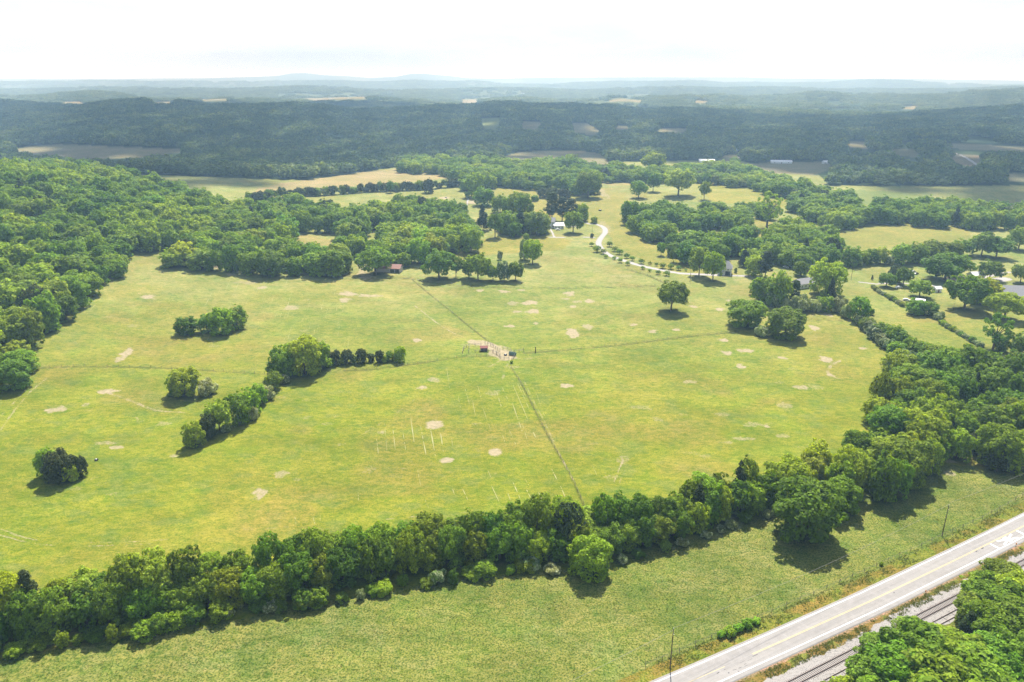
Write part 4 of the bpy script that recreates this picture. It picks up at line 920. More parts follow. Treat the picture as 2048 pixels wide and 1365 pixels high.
# railway crossing sign painted on the lane: X between two cross bars, with two letters R
def sn_of(px_, py_):
    p = G(px_, py_); s_, n_ = road_sn(p[0], p[1]); return float(s_), float(n_)
b1 = sn_of(1988, 1093)[0]; b2 = sn_of(2040, 1066)[0]
xm = sn_of(2015, 1080)[0]
def bar(s0_, n0_, s1_, n1_, w_):
    A = road_pt(np.array([s0_]), n0_, MZ + .005)[0]; B = road_pt(np.array([s1_]), n1_, MZ + .005)[0]; d = (B - A) / np.linalg.norm(B - A); q = np.array([-d[1], d[0], 0]) * w_ / 2
    return [A - q, B - q, B + q, A + q]
mb = MB()
ln = mid_n - .3
for k, bs in enumerate((b1, b2)):
    mb.add([p + [0, 0, .002 * k] for p in bar(bs, .2, bs, ln, .62)], [(0, 1, 2, 3)])
XL = (b2 - b1) * .27
mb.add(bar(xm - XL, .45, xm + XL, ln - .25, .52), [(0, 1, 2, 3)]); mb.add([p + [0, 0, .002] for p in bar(xm - XL, ln - .25, xm + XL, .45, .52)], [(0, 1, 2, 3)])
def letter_r(s_c, n_c, hgt, wid):       # drawn along the lane, read while driving
    P_ = lambda a_, b_: (s_c + a_ * hgt, n_c + b_ * wid)
    segs = [((-.5, .5), (.5, .5)), ((.5, .5), (.5, -.3)), ((.5, -.3), (.02, -.4)), ((.02, -.4), (.02, .5)), ((.02, .1), (-.5, -.5))]
    for i, (a_, b_) in enumerate(segs):
        p_, q_ = P_(*a_), P_(*b_); mb.add([v + [0, 0, .002 * (i % 2) + .001 * i] for v in bar(p_[0], p_[1], q_[0], q_[1], .13)], [(0, 1, 2, 3)])
letter_r(xm, ln * .16 + .32, 1.9, .52); letter_r(xm, ln * .84, 1.9, .52)
mb.build('road_marking', M_WHITE, kind='structure')
M_TAR = plain('tar_patch', (.085, .08, .08), .3, 2, .8)
mb = MB()
rp = random.Random(9)
for (px_, py_, l_, w_) in [(1510, 1312, 1.7, .16), (1436, 1347, .9, .2), (1457, 1347, .35, .3), (1469, 1341, 1.0, .12), (1480, 1337, .9, .12), (1490, 1329, .8, .1), (1492, 1333, .9, .08), (1477, 1344, .4, .2), (1449, 1340, .5, .1),
                           (1965, 1098, 1.3, .4), (1953, 1104, .9, .3), (1788, 1187, .5, .3), (1484, 1325, 1.6, .07), (1500, 1321, 1.6, .07)]:
    a_, b_ = sn_of(px_, py_); mb.add([p + [0, 0, -.003] for p in bar(a_ - l_ / 2, b_ + rp.uniform(-.1, .1), a_ + l_ / 2, b_ + rp.uniform(-.1, .1), w_)], [(0, 1, 2, 3)])
o = mb.build('tar_repair', M_TAR, kind='structure')

# ------------------------------------------------------------------ railway: rails and sleepers
M_RAIL = plain('rusty_rail', (.10, .055, .04), .3, 4, .55, .5); M_TIE = plain('weathered_sleeper', (.17, .145, .13), .35, 4, .9)
def rn(s): return np.interp(np.asarray(s) / K, [-60, 13, 40, 53, 78, 98, 200], [-6.98, -6.96, -6.93, -6.62, -6.52, -6.16, -5.4]) * K
def track(name, label, s0, s1, off, rust, lab2=None):
    root = thing(name, label, 'railway track', tuple(road_pt(np.array([s0]), 0)[0]))
    base = np.array(root.location)
    ss = np.arange(s0, s1, 2.5); gz = .10
    def pt(s, n_, z_): return np.stack([RA[0] + RD[0] * s + RN[0] * n_, RA[1] + RD[1] * s + RN[1] * n_, np.zeros_like(s) + z_], -1) - base
    for e in (-.755, .755):
        m = MB(); n_ = rn(ss) + off + e
        for (dn, z0, z1) in ((.075, gz, gz + .03), (.02, gz + .03, gz + .13), (.038, gz + .13, gz + .17)):
            A = pt(ss, n_ - dn, z0); B = pt(ss, n_ + dn, z0); C_ = pt(ss, n_ + dn, z1); D = pt(ss, n_ - dn, z1)
            for i in range(len(ss) - 1): m.add([A[i], B[i], C_[i], D[i], A[i + 1], B[i + 1], C_[i + 1], D[i + 1]], [(3, 2, 6, 7), (0, 3, 7, 4), (2, 1, 5, 6)])
        m.build('rail', M_RAIL, root)
    tie = MB().box(-.085, .085, -1.3, 1.3, 0, .16).mesh('sleeper', M_TIE); k = 0; s = s0; rp = random.Random(3)
    while s < s1 and k < 290:
        o = link('sleeper', tie, root); p = pt(np.array([s]), rn(np.array([s])) + off + rp.uniform(-.12, .12), -.07)[0]
        o.location = p; o.rotation_euler = (0, 0, math.atan2(RD[1], RD[0]) + rp.uniform(-.03, .03)); o.scale = (1, rp.uniform(.92, 1.04), 1)
        s += .58 if rust == 0 else rp.choice((1.2, 2.4, 3.6)); k += 1
    return root
track('railway_track', 'main railway track of rusty rails on grey sleepers, next to the paved road', -6, 135, -.72 * K, 0)
track('railway_track', 'second overgrown railway track half buried in dirt beside the trees', 22, 82, -4.1 * K, 1)
# stones: ballast shoulder as real relief
g_ = np.random.default_rng(8); N = 9000
s = g_.uniform(-5, 130, N) * K; nb_ = np.interp(s / K, [-60, 9, 20, 39, 52, 69, 85, 109, 200], [-4.7, -4.64, -4.28, -4.5, -3.56, -3.44, -3.68, -3.44, -3.0]) * K
n_ = nb_ - g_.uniform(0, 8.0, N)
keep = (np.abs(n_ - (rn(s) - .72 * K)) > 1.5)
s, n_ = s[keep], n_[keep]; N = len(s)
Pz = np.stack([RA[0] + RD[0] * s + RN[0] * n_, RA[1] + RD[1] * s + RN[1] * n_, np.full(N, .02)], 1); r_ = g_.uniform(.04, .12, N)
oct_ = np.array([(1, 0, 0), (-1, 0, 0), (0, 1, 0), (0, -1, 0), (0, 0, .7), (0, 0, -.5)])
V = (Pz[:, None, :] + oct_[None] * r_[:, None, None] * g_.uniform(.7, 1.3, (N, 6, 1))).reshape(-1, 3)
tri = np.array([(0, 2, 4), (2, 1, 4), (1, 3, 4), (3, 0, 4)]); Fq = (tri[None] + (np.arange(N) * 6)[:, None, None]).reshape(-1, 3)
link('ballast_stones', np_mesh('ballast_stones', V, Fq, plain('ballast_stone', (.27, .26, .25), .35, .8, .9)), kind='stuff')

# ------------------------------------------------------------------ tall grass, weeds and thin streaks
def tufts(name, P, h, wid, mat, n_blade=3):
    g_ = np.random.default_rng(len(P)); N = len(P) * n_blade; Pk = np.repeat(P, n_blade, 0); hk = np.repeat(h, n_blade)
    a_ = g_.uniform(0, 2 * math.pi, N); d = np.stack([np.cos(a_), np.sin(a_), np.zeros(N)], 1); lean = g_.normal(size=(N, 3)) * .5; lean[:, 2] = 1
    w_ = wid * hk * g_.uniform(.6, 1.2, N)
    b = Pk + g_.normal(size=(N, 3)) * [.14, .14, 0]
    V = np.stack([b - d * w_[:, None], b + d * w_[:, None], b + lean * hk[:, None]], 1).reshape(-1, 3)
    return link(name, np_mesh(name, V, np.arange(N * 3).reshape(-1, 3), mat), kind='stuff')
gm_ = NT('tall_grass_blades'); isl = gm_.n('ShaderNodeNewGeometry').outputs['Random Per Island']
cg = gm_.mix(isl, (.085, .125, .018), (.24, .235, .07)); pb = gm_.bsdf(cg, .7, .2); tb = gm_.n('ShaderNodeBsdfTranslucent'); gm_.l(gm_.mix(1.0, cg, (1.3, 1.3, .9), 'MULTIPLY'), tb.inputs[0])
mx = gm_.n('ShaderNodeMixShader'); mx.inputs[0].default_value = .35; gm_.l(pb, mx.inputs[1]); gm_.l(tb.outputs[0], mx.inputs[2]); M_GRASS = gm_.surf(mx.outputs[0])
g_ = np.random.default_rng(6)
PV = wpoly(HL[:13] + [(2600, 1370), (2100, 1370), (1340, 1365), (600, 1450), (-200, 1500)], 0, 2)
N = 90000; Xs = g_.uniform(PV[:, 0].min(), PV[:, 0].max(), N); Ys = g_.uniform(PV[:, 1].min(), min(PV[:, 1].max(), 260), N)
dens = fbm(Xs / 5, Ys / 5, 78, 3); sA, nA = road_sn(Xs, Ys)
k_ = inpoly(Xs, Ys, PV) & (g_.uniform(0, 1, N) < .25 + 1.1 * (dens - .3)) & ((nA > W + 1.3)); Xs, Ys = Xs[k_], Ys[k_]
qx, qy = project(Xs, Ys, 0); k_ = (qx > -60) & (qx < 2110) & (qy < 1400); Xs, Ys = Xs[k_], Ys[k_]
tufts('tall_grass', np.stack([Xs, Ys, terrain(Xs, Ys)], 1), g_.uniform(.12, .34, len(Xs)), .3, M_GRASS)
# weeds between road and railway and along the shoulders
N = 9000; s = g_.uniform(-10, 150, N); off = np.where(g_.uniform(0, 1, N) < .62, g_.uniform(-4.2 * K, -2.0, N), g_.uniform(W + 1.6, W + 5.5, N))
q = road_pt(s, off, 0); dn = fbm(q[:, 0] / 2.5, q[:, 1] / 2.5, 44, 3); q = q[dn > .45]
tufts('roadside_weeds', q, g_.uniform(.15, .45, len(q)), .3, M_GRASS)
# pale mown streaks in the pasture
def streak_strip(V, Fq, A, B, w_, n=6):
    d = (B - A) / (np.linalg.norm(B - A) + 1e-9); q = np.array([-d[1], d[0]]) * w_ / 2; b0 = len(V)
    for i in range(n + 1):
        t = i / n; p = A + (B - A) * t; k = math.sin(math.pi * min(max(t, .04), .96)) ** .5 * rp.uniform(.6, 1.2); zz = float(terrain(p[0], p[1])) + .05
        V.append((p[0] - q[0] * k, p[1] - q[1] * k, zz)); V.append((p[0] + q[0] * k, p[1] + q[1] * k, zz))
    for i in range(n): Fq.append((b0 + 2 * i, b0 + 2 * i + 2, b0 + 2 * i + 3, b0 + 2 * i + 1))
STREAKS = [((753, 878), (757, 910), .5), ((769, 845), (775, 915), .4), ((786, 860), (792, 912), .7), ((806, 865), (812, 905), .7), ((821, 833), (831, 905), .8), ((841, 852), (853, 915), .8), ((861, 858), (871, 915), .8), ((881, 866), (887, 905), .8),
           ((903, 876), (906, 900), .5), ((893, 735), (900, 780), .35), ((916, 790), (921, 817), .5), ((930, 778), (940, 812), .4), ((955, 770), (963, 800), .4), ((945, 800), (952, 840), .35), ((965, 815), (985, 870), .35),
           ((993, 783), (1003, 815), .9), ((1004, 775), (1016, 800), .4), ((1025, 768), (1074, 882), .9), ((1034, 765), (1060, 822), .5), ((1024, 805), (1045, 865), .7), ((1045, 850), (1055, 882), .6), ((1018, 860), (1032, 890), .6),
           ((1005, 870), (1013, 895), .4), ((1040, 770), (1055, 800), .4), ((1070, 780), (1090, 835), .35), ((905, 978), (911, 996), .7), ((925, 978), (937, 1003), .8), ((983, 972), (1000, 1008), .7), ((1015, 985), (1023, 1007), .9), ((1026, 965), (1043, 1004), .9),
           ((1053, 980), (1063, 1000), .9), ((1077, 985), (1085, 1002), .9), ((1103, 938), (1115, 962), .8), ((1120, 970), (1131, 997), .9), ((1050, 958), (1058, 972), .5), ((975, 940), (985, 962), .4), ((1185, 930), (1195, 955), .35), ((1210, 945), (1218, 965), .35),
           ((716, 985), (717, 1003), .5), ((626, 1035), (630, 1050), .5), ((640, 1030), (641, 1045), .5), ((590, 1035), (592, 1050), .4), ((835, 940), (842, 975), .35), ((850, 1000), (858, 1018), .35)]
rp = random.Random(21)
for i in range(95):      # the raked upper pasture
    x0 = rp.uniform(170, 700); y0 = rp.uniform(550, 715); ln_ = rp.uniform(8, 34)
    if x0 < 330 and y0 > 720 - (x0 - 80): continue
    sl = -.55 + (x0 - 400) * .0014
    STREAKS.append(((x0, y0), (x0 + sl * ln_, y0 + ln_), rp.uniform(.25, .6)))
for i in range(16): x0 = rp.uniform(500, 740); y0 = rp.uniform(695, 735); STREAKS.append(((x0, y0), (x0 + rp.uniform(25, 60), y0 - 1), .3))
for i in range(26): x0 = rp.uniform(60, 520); y0 = 722 + rp.uniform(-18, 10); STREAKS.append(((x0, y0), (x0 + rp.uniform(14, 40), y0 - 1), .25))
V, Fq = [], []
for a_, b_, w_ in STREAKS:
    A = G(*a_)[:2]; B = G(*b_)[:2]
    nseg = rp.randint(2, 4); cuts = sorted(rp.uniform(0, 1) for _ in range(nseg - 1)); cuts = [0] + cuts + [1]
    for c0_, c1_ in zip(cuts[:-1], cuts[1:]):
        if c1_ - c0_ < .08: continue
        e0 = c0_ + .02; e1 = c1_ - rp.uniform(.02, .35 * (c1_ - c0_)); streak_strip(V, Fq, A + (B - A) * e0, A + (B - A) * e1, w_ * rp.uniform(.25, .5), 4)
link('mown_grass_streaks', np_mesh('mown_grass_streaks', np.array(V), np.array(Fq)[:, ::-1] if False else np.array(Fq), plain('dry_straw', (.28, .27, .12), .2, .3, .9)), kind='stuff')

# ------------------------------------------------------------------ fences
M_POST = plain('weathered_post', (.20, .17, .14), .3, 2, .9); M_WIRE = plain('fence_wire', (.16, .14, .12), .2, 1, .6); M_RAILW = plain('grey_board', (.32, .29, .25), .2, 2, .9)
def fence(pts, label, step=5.0, h=1.35, rails=2, rad=.08, weeds=.0, name='wire_fence', cat='fence', board=False, wl=None):
    P = wl if wl is not None else wline(pts, 4); seg = np.linalg.norm(np.diff(P, axis=0), axis=1); cum = np.concatenate([[0], np.cumsum(seg)]); L_ = cum[-1]; n = max(int(L_ / step), 1)
    o0 = (P[0, 0], P[0, 1], float(terrain(P[0, 0], P[0, 1])))
    root = thing(name, label, cat, o0)
    pm = MB().tube([(0, 0, -.2), (0, 0, h)], [rad, rad * .9], 6).mesh('post', M_POST)
    rp = random.Random(int(L_ * 10)); W_ = []
    for i in range(n + 1):
        s = L_ * i / n; px_ = float(np.interp(s, cum, P[:, 0])); py_ = float(np.interp(s, cum, P[:, 1])); pz_ = float(terrain(px_, py_))
        o = link('post', pm, root); o.location = (px_ - o0[0], py_ - o0[1], pz_ - o0[2]); o.scale = (1, 1, rp.uniform(.85, 1.15)); o.rotation_euler = (rp.uniform(-.05, .05), rp.uniform(-.05, .05), 0)
        W_.append((px_ - o0[0], py_ - o0[1], pz_ - o0[2]))
    for k in range(rails):
        m = MB(); zz = h * (.35 + .6 * (k + .5) / rails)
        m.tube([(a_, b_, c_ + zz) for a_, b_, c_ in W_], .045 if board else .02, 4)
        m.build('rail' if board else 'wire', M_RAILW if board else M_WIRE, root)
    return P
fence([(75, 737), (160, 734), (300, 736), (420, 742), (530, 749)], 'wire fence curving over the pasture towards the big clump of trees', 5)
fence([(690, 742), (760, 738), (860, 724), (930, 714), (993, 713)], 'wire fence from the cedar row to the corral')
fence([(1048, 707), (1150, 699), (1250, 690), (1350, 677), (1475, 664)], 'wire fence from the corral to the pair of round trees', 6)
fence([(1022, 735), (1045, 772), (1070, 822), (1100, 880), (1140, 950), (1172, 1022)], 'overgrown wire fence running down from the corral to the front hedgerow', 4)
fence([(822, 558), (860, 590), (900, 622), (940, 655), (985, 690)], 'wire fence running from the tree row down to the corral', 5)
fence([(700, 553), (735, 557), (780, 560), (822, 558)], 'short wire fence in front of the open barn', 5)
fence([(430, 535), (520, 541), (620, 552), (700, 553)], 'wire fence along the edge of the wood', 6)
fence([(822, 558), (900, 571), (1000, 576), (1150, 577), (1310, 573)], 'long wire fence across the middle of the pasture', 6)
fence([(1255, 540), (1290, 550), (1318, 562), (1328, 566)], 'short dark fence slanting below the young orchard', 4)
fence([(1440, 554), (1520, 555)], 'low fence between the carriage house lane and the pasture', 4)
fence([(1600, 640), (1650, 640), (1722, 643)], 'short wire fence meeting the blossoming hedge', 6)
sF = np.array([-12, -1.1, 26, 41.8, 60, 80.8, 92.1, 102.8, 113.6, 128.2, 138.6, 200]) * K; nF = np.array([11.2, 11.2, 10.95, 10.74, 10.8, 10.87, 11.16, 11.1, 11.18, 12.01, 13.07, 20]) * K
fence(None, 'wire road fence with thin dark posts along the paved road', 5.2, 1.4, 3, .07, wl=np.stack([RA[0] + RD[0] * sF + RN[0] * nF, RA[1] + RD[1] * sF + RN[1] * nF], 1))
# corral
def pen(pts, label, h=1.7, step=2.4, name='board_fence'):
    return fence(None, label, step, h, 3, .11, name=name, board=True, wl=wline(pts, 1))
pen([(925, 708), (928, 698), (938, 693), (938, 706)], 'board pen fence at the far end of the corral')
pen([(938, 693), (962, 692)], 'grey board fence leading to the dark red shed')
pen([(970, 688), (985, 694), (1000, 703)], 'dark board fence along the upper edge of the cattle lane')
pen([(968, 704), (992, 706), (1003, 719), (1018, 720)], 'board fence round the lower edge of the dirt corral')
pen([(1006, 700), (1018, 700), (1031, 713), (1024, 722)], 'board fence round the upper edge of the dirt corral')
pen([(985, 706), (1000, 712)], 'short inner board run across the dirt corral')
pen([(950, 706), (968, 704)], 'low board run below the dark red shelter')
pen([(1029, 706), (1047, 703)], 'pale tube gate panels beside the dirt corral')
pen([(932, 383), (934, 398), (953, 399)], 'paddock fence beyond the spruce, upper run'); pen([(933, 398), (932, 410), (952, 411)], 'paddock fence beyond the spruce, lower run')

# ------------------------------------------------------------------ buildings
M_WALL = plain('white_siding', (.72, .72, .70), .08, 2, .7); M_ROOFG = plain('grey_shingles', (.26, .255, .26), .2, 3, .8); M_ROOFR = plain('rusty_red_roof', (.25, .125, .10), .22, .6, .6)
M_TINB = plain('dull_boards', (.42, .38, .33), .2, 1, .8); M_GLASS = plain('window_glass', (.03, .035, .04), .2, 1, .15, .6); M_TRIM = plain('trim', (.70, .69, .67), .06, 1, .7)
M_METAL = plain('white_metal_roof', (.66, .67, .68), .1, .4, .45, .5); M_DARKW = plain('dark_opening', (.03, .026, .024), .2, 1, .9); M_RED = plain('dark_red_boards', (.16, .055, .045), .3, 1, .8)
M_BLUE = plain('blue_grey_metal', (.42, .52, .60), .1, .3, .4, .5)
def house(name, label, px_, py_, L_, D_, H_, rh, rz, wall=M_WALL, roof=M_ROOFG, wins=4, door=True, chimney=False, hip=False, cat='house', loc=None):
    p = G(px_, py_) if loc is None else loc
    root = thing(name, label, cat, (p[0], p[1], p[2]), rz)
    hl, hd = L_ / 2, D_ / 2
    m = MB().box(-hl, hl, -hd, hd, -1, H_)
    if not hip: m.add([(-hl, -hd, H_), (-hl, hd, H_), (-hl, 0, H_ + rh * .98), (hl, -hd, H_), (hl, hd, H_), (hl, 0, H_ + rh * .98)], [(0, 2, 1), (3, 4, 5)])
    m.build('wall', wall, root)
    e = .5; ins = min(hl * .55, hd) if hip else -e
    sl = rh / hd; zb = H_ - sl * e
    RL = hl - ins if hip else hl + e
    a_ = [(-hl - e, -hd - e, zb), (hl + e, -hd - e, zb), (hl + e, hd + e, zb), (-hl - e, hd + e, zb), (-RL, 0, H_ + rh), (RL, 0, H_ + rh)]
    th_ = .18
    up = [(q[0], q[1], q[2] + th_) for q in a_]
    r = MB().add(up, [(0, 1, 5, 4), (2, 3, 4, 5), (1, 2, 5), (3, 0, 4)]); r.add(a_, [(4, 5, 1, 0), (5, 4, 3, 2)] + ([(5, 2, 1), (4, 0, 3)] if hip else []))
    for i, j in ((0, 1), (2, 3)): r.add([a_[i], a_[j], up[j], up[i]], [(0, 1, 2, 3)])
    if not hip:
        for i, j, k in ((1, 2, 5), (3, 0, 4)): r.add([a_[i], a_[k], up[k], up[i]], [(0, 1, 2, 3)]); r.add([a_[k], a_[j], up[j], up[k]], [(0, 1, 2, 3)])
    ro = r.build('roof', roof, root)
    if chimney: MB().box(-.5, .5, -.4, .4, 0, rh + 1.2).build('chimney', plain('brick_chimney', (.30, .15, .11), .2, 4, .9), ro).location = (hl * .35, hd * .2, H_ + rh * .35)
    storeys = 2 if H_ > 4.6 else 1
    fr = MB().box(-.6, .6, -.06, .06, 0, 1.5).mesh('window', M_TRIM); pn = MB().box(-.47, .47, -.09, .09, .12, 1.38).mesh('pane', M_GLASS)
    for st in range(storeys):
        for i in range(wins):
            xw = -hl + L_ * (i + .5) / wins
            if door and st == 0 and i == wins // 2: continue
            for sd in (-1, 1):
                w_ = link('window', fr, root); w_.location = (xw, sd * (hd + .02), .95 + st * 2.8); g2 = link('pane', pn, w_)
        for sd in (-1, 1):
            w_ = link('window', fr, root); w_.location = (sd * (hl + .02), 0, .95 + st * 2.8); w_.rotation_euler = (0, 0, R(90)); link('pane', pn, w_)
    if door:
        xw = -hl + L_ * (wins // 2 + .5) / wins
        MB().box(xw - .5, xw + .5, -hd - .08, -hd + .02, 0, 2.1).build('door', M_RED if wall is not M_RED else M_TRIM, root)
    return root
farm = house('farmhouse', 'white two-storey farmhouse with grey roof and porch, half hidden behind trees', 1094, 455, 15, 8.5, 6.2, 3.2, R(-6), wins=5, chimney=True)
MB().box(-4, 4, -7.2, -4.3, 2.7, 2.9).build('porch_roof', M_METAL, farm)
for k in range(5): MB().box(-3.9 + k * 1.9, -3.7 + k * 1.9, -7.1, -6.9, 0, 2.7).build('porch_post', M_TRIM, farm)
MB().box(-4, 4, -7.2, -4.3, -.4, .3).build('porch_floor', M_TRIM, farm)
house('annex', 'low white annex with a bright metal roof beside the farmhouse', 1117, 457, 9, 7, 3.2, 2.0, R(4), roof=M_METAL, wins=3, cat='outbuilding')
ch = house('carriage_house', 'white carriage house with steep grey hipped roof and a dark doorway, by the lane', 1449, 548, 9.5, 9.5, 5.2, 4.4, R(-18), wins=2, door=False, hip=True, cat='outbuilding')
MB().box(.6, 3.9, -4.95, -4.72, 0, 3.1).build('garage_door', M_DARKW, ch); MB().box(-4.2, -.2, -6.6, -4.8, 2.9, 3.1).build('porch_roof', M_ROOFG, ch)
for k in range(3): MB().box(-4.1 + k * 1.9, -3.9 + k * 1.9, -6.5, -6.3, 0, 2.9).build('porch_post', M_TRIM, ch)
house('bungalow', 'white bungalow with grey roof deep in the blossoming thicket', 1606, 574, 13, 8, 3.4, 2.6, R(24), wins=4, chimney=False)
house('bungalow', 'dark-roofed brick house mostly hidden behind the thicket trees', 1612, 541, 14, 8, 2.9, 2.2, R(-5), wall=plain('brown_brick', (.22, .12, .09), .2, 4, .9), wins=4)
house('ranch_house', 'big white house with broad dark roof at the edge of the yards', 2046, 608, 32, 14, 7.0, 4.8, R(-4), wins=7)
house('cottage', 'small white cottage between two large yard trees', 1950, 559, 9, 7, 3.4, 2.2, R(10), roof=M_METAL, wins=3)
house('ranch_house', 'low house with faded red-tan roof behind the yard trees', 1916, 566, 12, 8, 2.8, 1.6, R(-12), roof=plain('tan_roof', (.42, .30, .26), .1, 1, .8), wins=3)
house('garden_shed', 'small white shed with pale roof under the yard shade trees', 1873, 584, 4.5, 3.5, 2.6, 1.2, R(15), roof=M_METAL, wins=1, door=True, cat='shed')
house('garden_shed', 'white-roofed shed behind the twin lane shrubs', 1840, 606, 4.6, 2.6, 2.0, .6, R(-30), roof=M_METAL, wins=2, door=False, cat='shed')
# open barn
p = G(786, 543); barn = thing('open_barn', 'open-fronted barn with rusty red roof at the wood edge', 'barn', tuple(p), R(-9))
MB().box(-13, 6.5, 3.4, 3.6, -.5, 3.6).build('back_wall', M_TINB, barn)
MB().box(6.3, 6.5, -4, 3.4, -.5, 3.4).build('side_wall', M_TINB, barn); MB().box(-13, -12.8, -4, 3.4, -.5, 3.4).build('side_wall', M_TINB, barn)
MB().box(-13, -1.2, -4.1, -3.95, -.5, 3.1).build('front_wall', M_TINB, barn); MB().box(-1.2, 6.5, -4.1, -3.95, 2.6, 3.4).build('fascia', M_TINB, barn)
for k in range(3): MB().box(-1.2 + k * 3.7, -.95 + k * 3.7, -4.1, -3.9, -.5, 2.7).build('post', M_TRIM, barn)
MB().add([(-13.6, -4.8, 3.1), (7.1, -4.8, 3.1), (7.1, 0, 5.5), (-13.6, 0, 5.5), (7.1, 4.2, 3.3), (-13.6, 4.2, 3.3), (-13.6, -4.8, 2.95), (7.1, -4.8, 2.95), (7.1, 0, 5.35), (-13.6, 0, 5.35), (7.1, 4.2, 3.15), (-13.6, 4.2, 3.15)],
         [(0, 1, 2, 3), (3, 2, 4, 5), (6, 9, 8, 7), (9, 11, 10, 8), (0, 6, 7, 1), (5, 4, 10, 11), (1, 7, 8, 2), (2, 8, 10, 4), (0, 3, 9, 6), (3, 5, 11, 9)]).build('roof', M_ROOFR, barn)
# corral shed, tank, feeder, pump post
p = G(968, 702); sh = thing('cattle_shed', 'small dark red shelter at the end of the corral fence', 'shed', tuple(p), R(3))
MB().box(-2.2, 2.2, 1.2, 1.4, 0, 2.4).build('back_wall', M_RED, sh); MB().box(-2.2, -2.0, -1.4, 1.2, 0, 2.3).build('side_wall', M_RED, sh); MB().box(2.0, 2.2, -1.4, 1.2, 0, 2.3).build('side_wall', M_RED, sh)
MB().box(-2.0, 2.0, -1.35, -1.2, 0, 1.1).build('front_board', M_DARKW, sh)
MB().add([(-2.5, -1.8, 2.3), (2.5, -1.8, 2.3), (2.5, 1.7, 2.75), (-2.5, 1.7, 2.75), (-2.5, -1.8, 2.2), (2.5, -1.8, 2.2), (2.5, 1.7, 2.65), (-2.5, 1.7, 2.65)], [(0, 1, 2, 3), (4, 7, 6, 5), (0, 4, 5, 1), (2, 6, 7, 3), (1, 5, 6, 2), (0, 3, 7, 4)]).build('roof', M_RED, sh); sh.scale = (.85, .85, .85)
p = G(1025, 711); tk = thing('livestock_chute', 'dark green cattle chute between corral fence and gate panels', 'cattle chute', tuple(p), R(-25))
M_GRN = plain('dark_green_paint', (.12, .20, .18), .2, 1, .6)
for sd in (-1, 1): MB().box(-1.9, 1.9, sd * .5 - .04, sd * .5 + .04, .2, 1.7).build('side_panel', M_GRN, tk)
for k in range(4): MB().box(-1.9 + k * 1.22, -1.78 + k * 1.22, -.56, .56, 1.7, 1.86).build('crossbar', M_GRN, tk)
for a_ in (-1.8, 1.7):
    for b_ in (-.55, .47): MB().box(a_, a_ + .1, b_, b_ + .08, 0, 1.8).build('leg', M_GRN, tk)
def feeder(px_, py_, label, s=1.0):
    p = G(px_, py_); o = thing('mineral_feeder', label, 'feeder', tuple(p), .4); o.scale = (s, s, s)
    ring = MB(); n = 16
    for z0, r0, r1 in ((0, .75, .8), (.45, .8, .75)): pass
    for i in range(n):
        a_, b_ = 2 * math.pi * i / n, 2 * math.pi * (i + 1) / n
        o_ = lambda a__, r__, z__: (math.cos(a__) * r__, math.sin(a__) * r__, z__)
        ring.add([o_(a_, .8, 0), o_(b_, .8, 0), o_(b_, .85, .5), o_(a_, .85, .5), o_(a_, .7, .5), o_(b_, .7, .5), o_(b_, .65, .1), o_(a_, .65, .1)], [(0, 1, 2, 3), (3, 2, 5, 4), (4, 5, 6, 7)])
    ring.build('tub', M_DARKW, o); MB().tube([(0, 0, .1), (0, 0, .75)], [.32, .3], 10).build('salt_block', M_TRIM, o)
    return o
feeder(1011, 711, 'round black feeder with a white lick in the dirt corral')
feeder(892, 396, 'small dark feeder on the pale bare patch of the upper meadow', 1.3)
feeder(1200, 422, 'black and white feeder on the open slope behind the farmhouse', 2.0)
feeder(193, 921, 'pale tub left in the grass near the pasture island', .8)
# stones and stumps left in the grass
# arch barn and distant buildings
p = G(30, 291); q = thing('arch_barn', 'rounded pale blue metal barn at the end of the brown field', 'barn', tuple(p), R(10)); m = MB(); n = 10; fr_ = []
for i in range(n + 1):
    a_ = math.pi * i / n; fr_.append((math.cos(a_) * 8, math.sin(a_) * 7.5))
V = [(a_, -11, b_) for a_, b_ in fr_] + [(a_, 11, b_) for a_, b_ in fr_]
m.add(V, [(i, n + 1 + i, n + 2 + i, i + 1) for i in range(n)]); m.build('roof', M_BLUE, q); MB().add([(a_, -10.95, b_) for a_, b_ in fr_], [tuple(range(n + 1))[::-1]]).build('end_wall', M_METAL, q)
MB().box(-2.5, 2.5, -11.2, -10.98, 0, 4.5).build('door', M_DARKW, q)
FARB = [(1500, 252, 16, 8, 5.6, 'white two-storey house on the shaded ridge'), (1772, 239, 30, 10, 4, 'long white shed in the distant valley'), (1793, 238, 10, 7, 4, 'small white house next to the long valley shed'),
        (1711, 270, 9, 7, 3.4, 'lone white-roofed house in the distant trees'), (1226, 268, 12, 8, 3, 'low grey-roofed house among the shaded woods'), (1263, 272, 6, 5, 3, 'tiny white shed among the shaded woods'),
        (1562, 327, 34, 9, 3, 'long pale poultry shed at the head of the brown field'), (1655, 328, 16, 8, 3, 'pale shed at the corner of the brown field'), (1413, 325, 26, 8, 3, 'pale long shed before the winding farm track'),
        (1470, 303, 9, 7, 3.4, 'small bright house above the winding farm track'), (1874, 311, 12, 8, 4, 'pale gabled house beside the distant road'), (1815, 333, 12, 8, 3, 'grey-roofed house in the shaded hollow'),
        (1046, 189, 26, 12, 6, 'white village building far down the valley'), (1062, 190, 24, 12, 5, 'second white village building far down the valley'), (1600, 206, 18, 10, 5, 'white farm building on the hazy plain'),
        (2026, 219, 20, 10, 5, 'white house on the far wooded slope'), (1523, 274, 8, 6, 3.4, 'tiny pale house on the scrubby slope')]
for px_, py_, L_, D_, H_, lab in FARB:
    house('distant_house', lab, px_, py_, L_, D_, H_, 2.2, R(random.Random(px_).uniform(-20, 20)), roof=M_METAL, wins=3, cat='building')
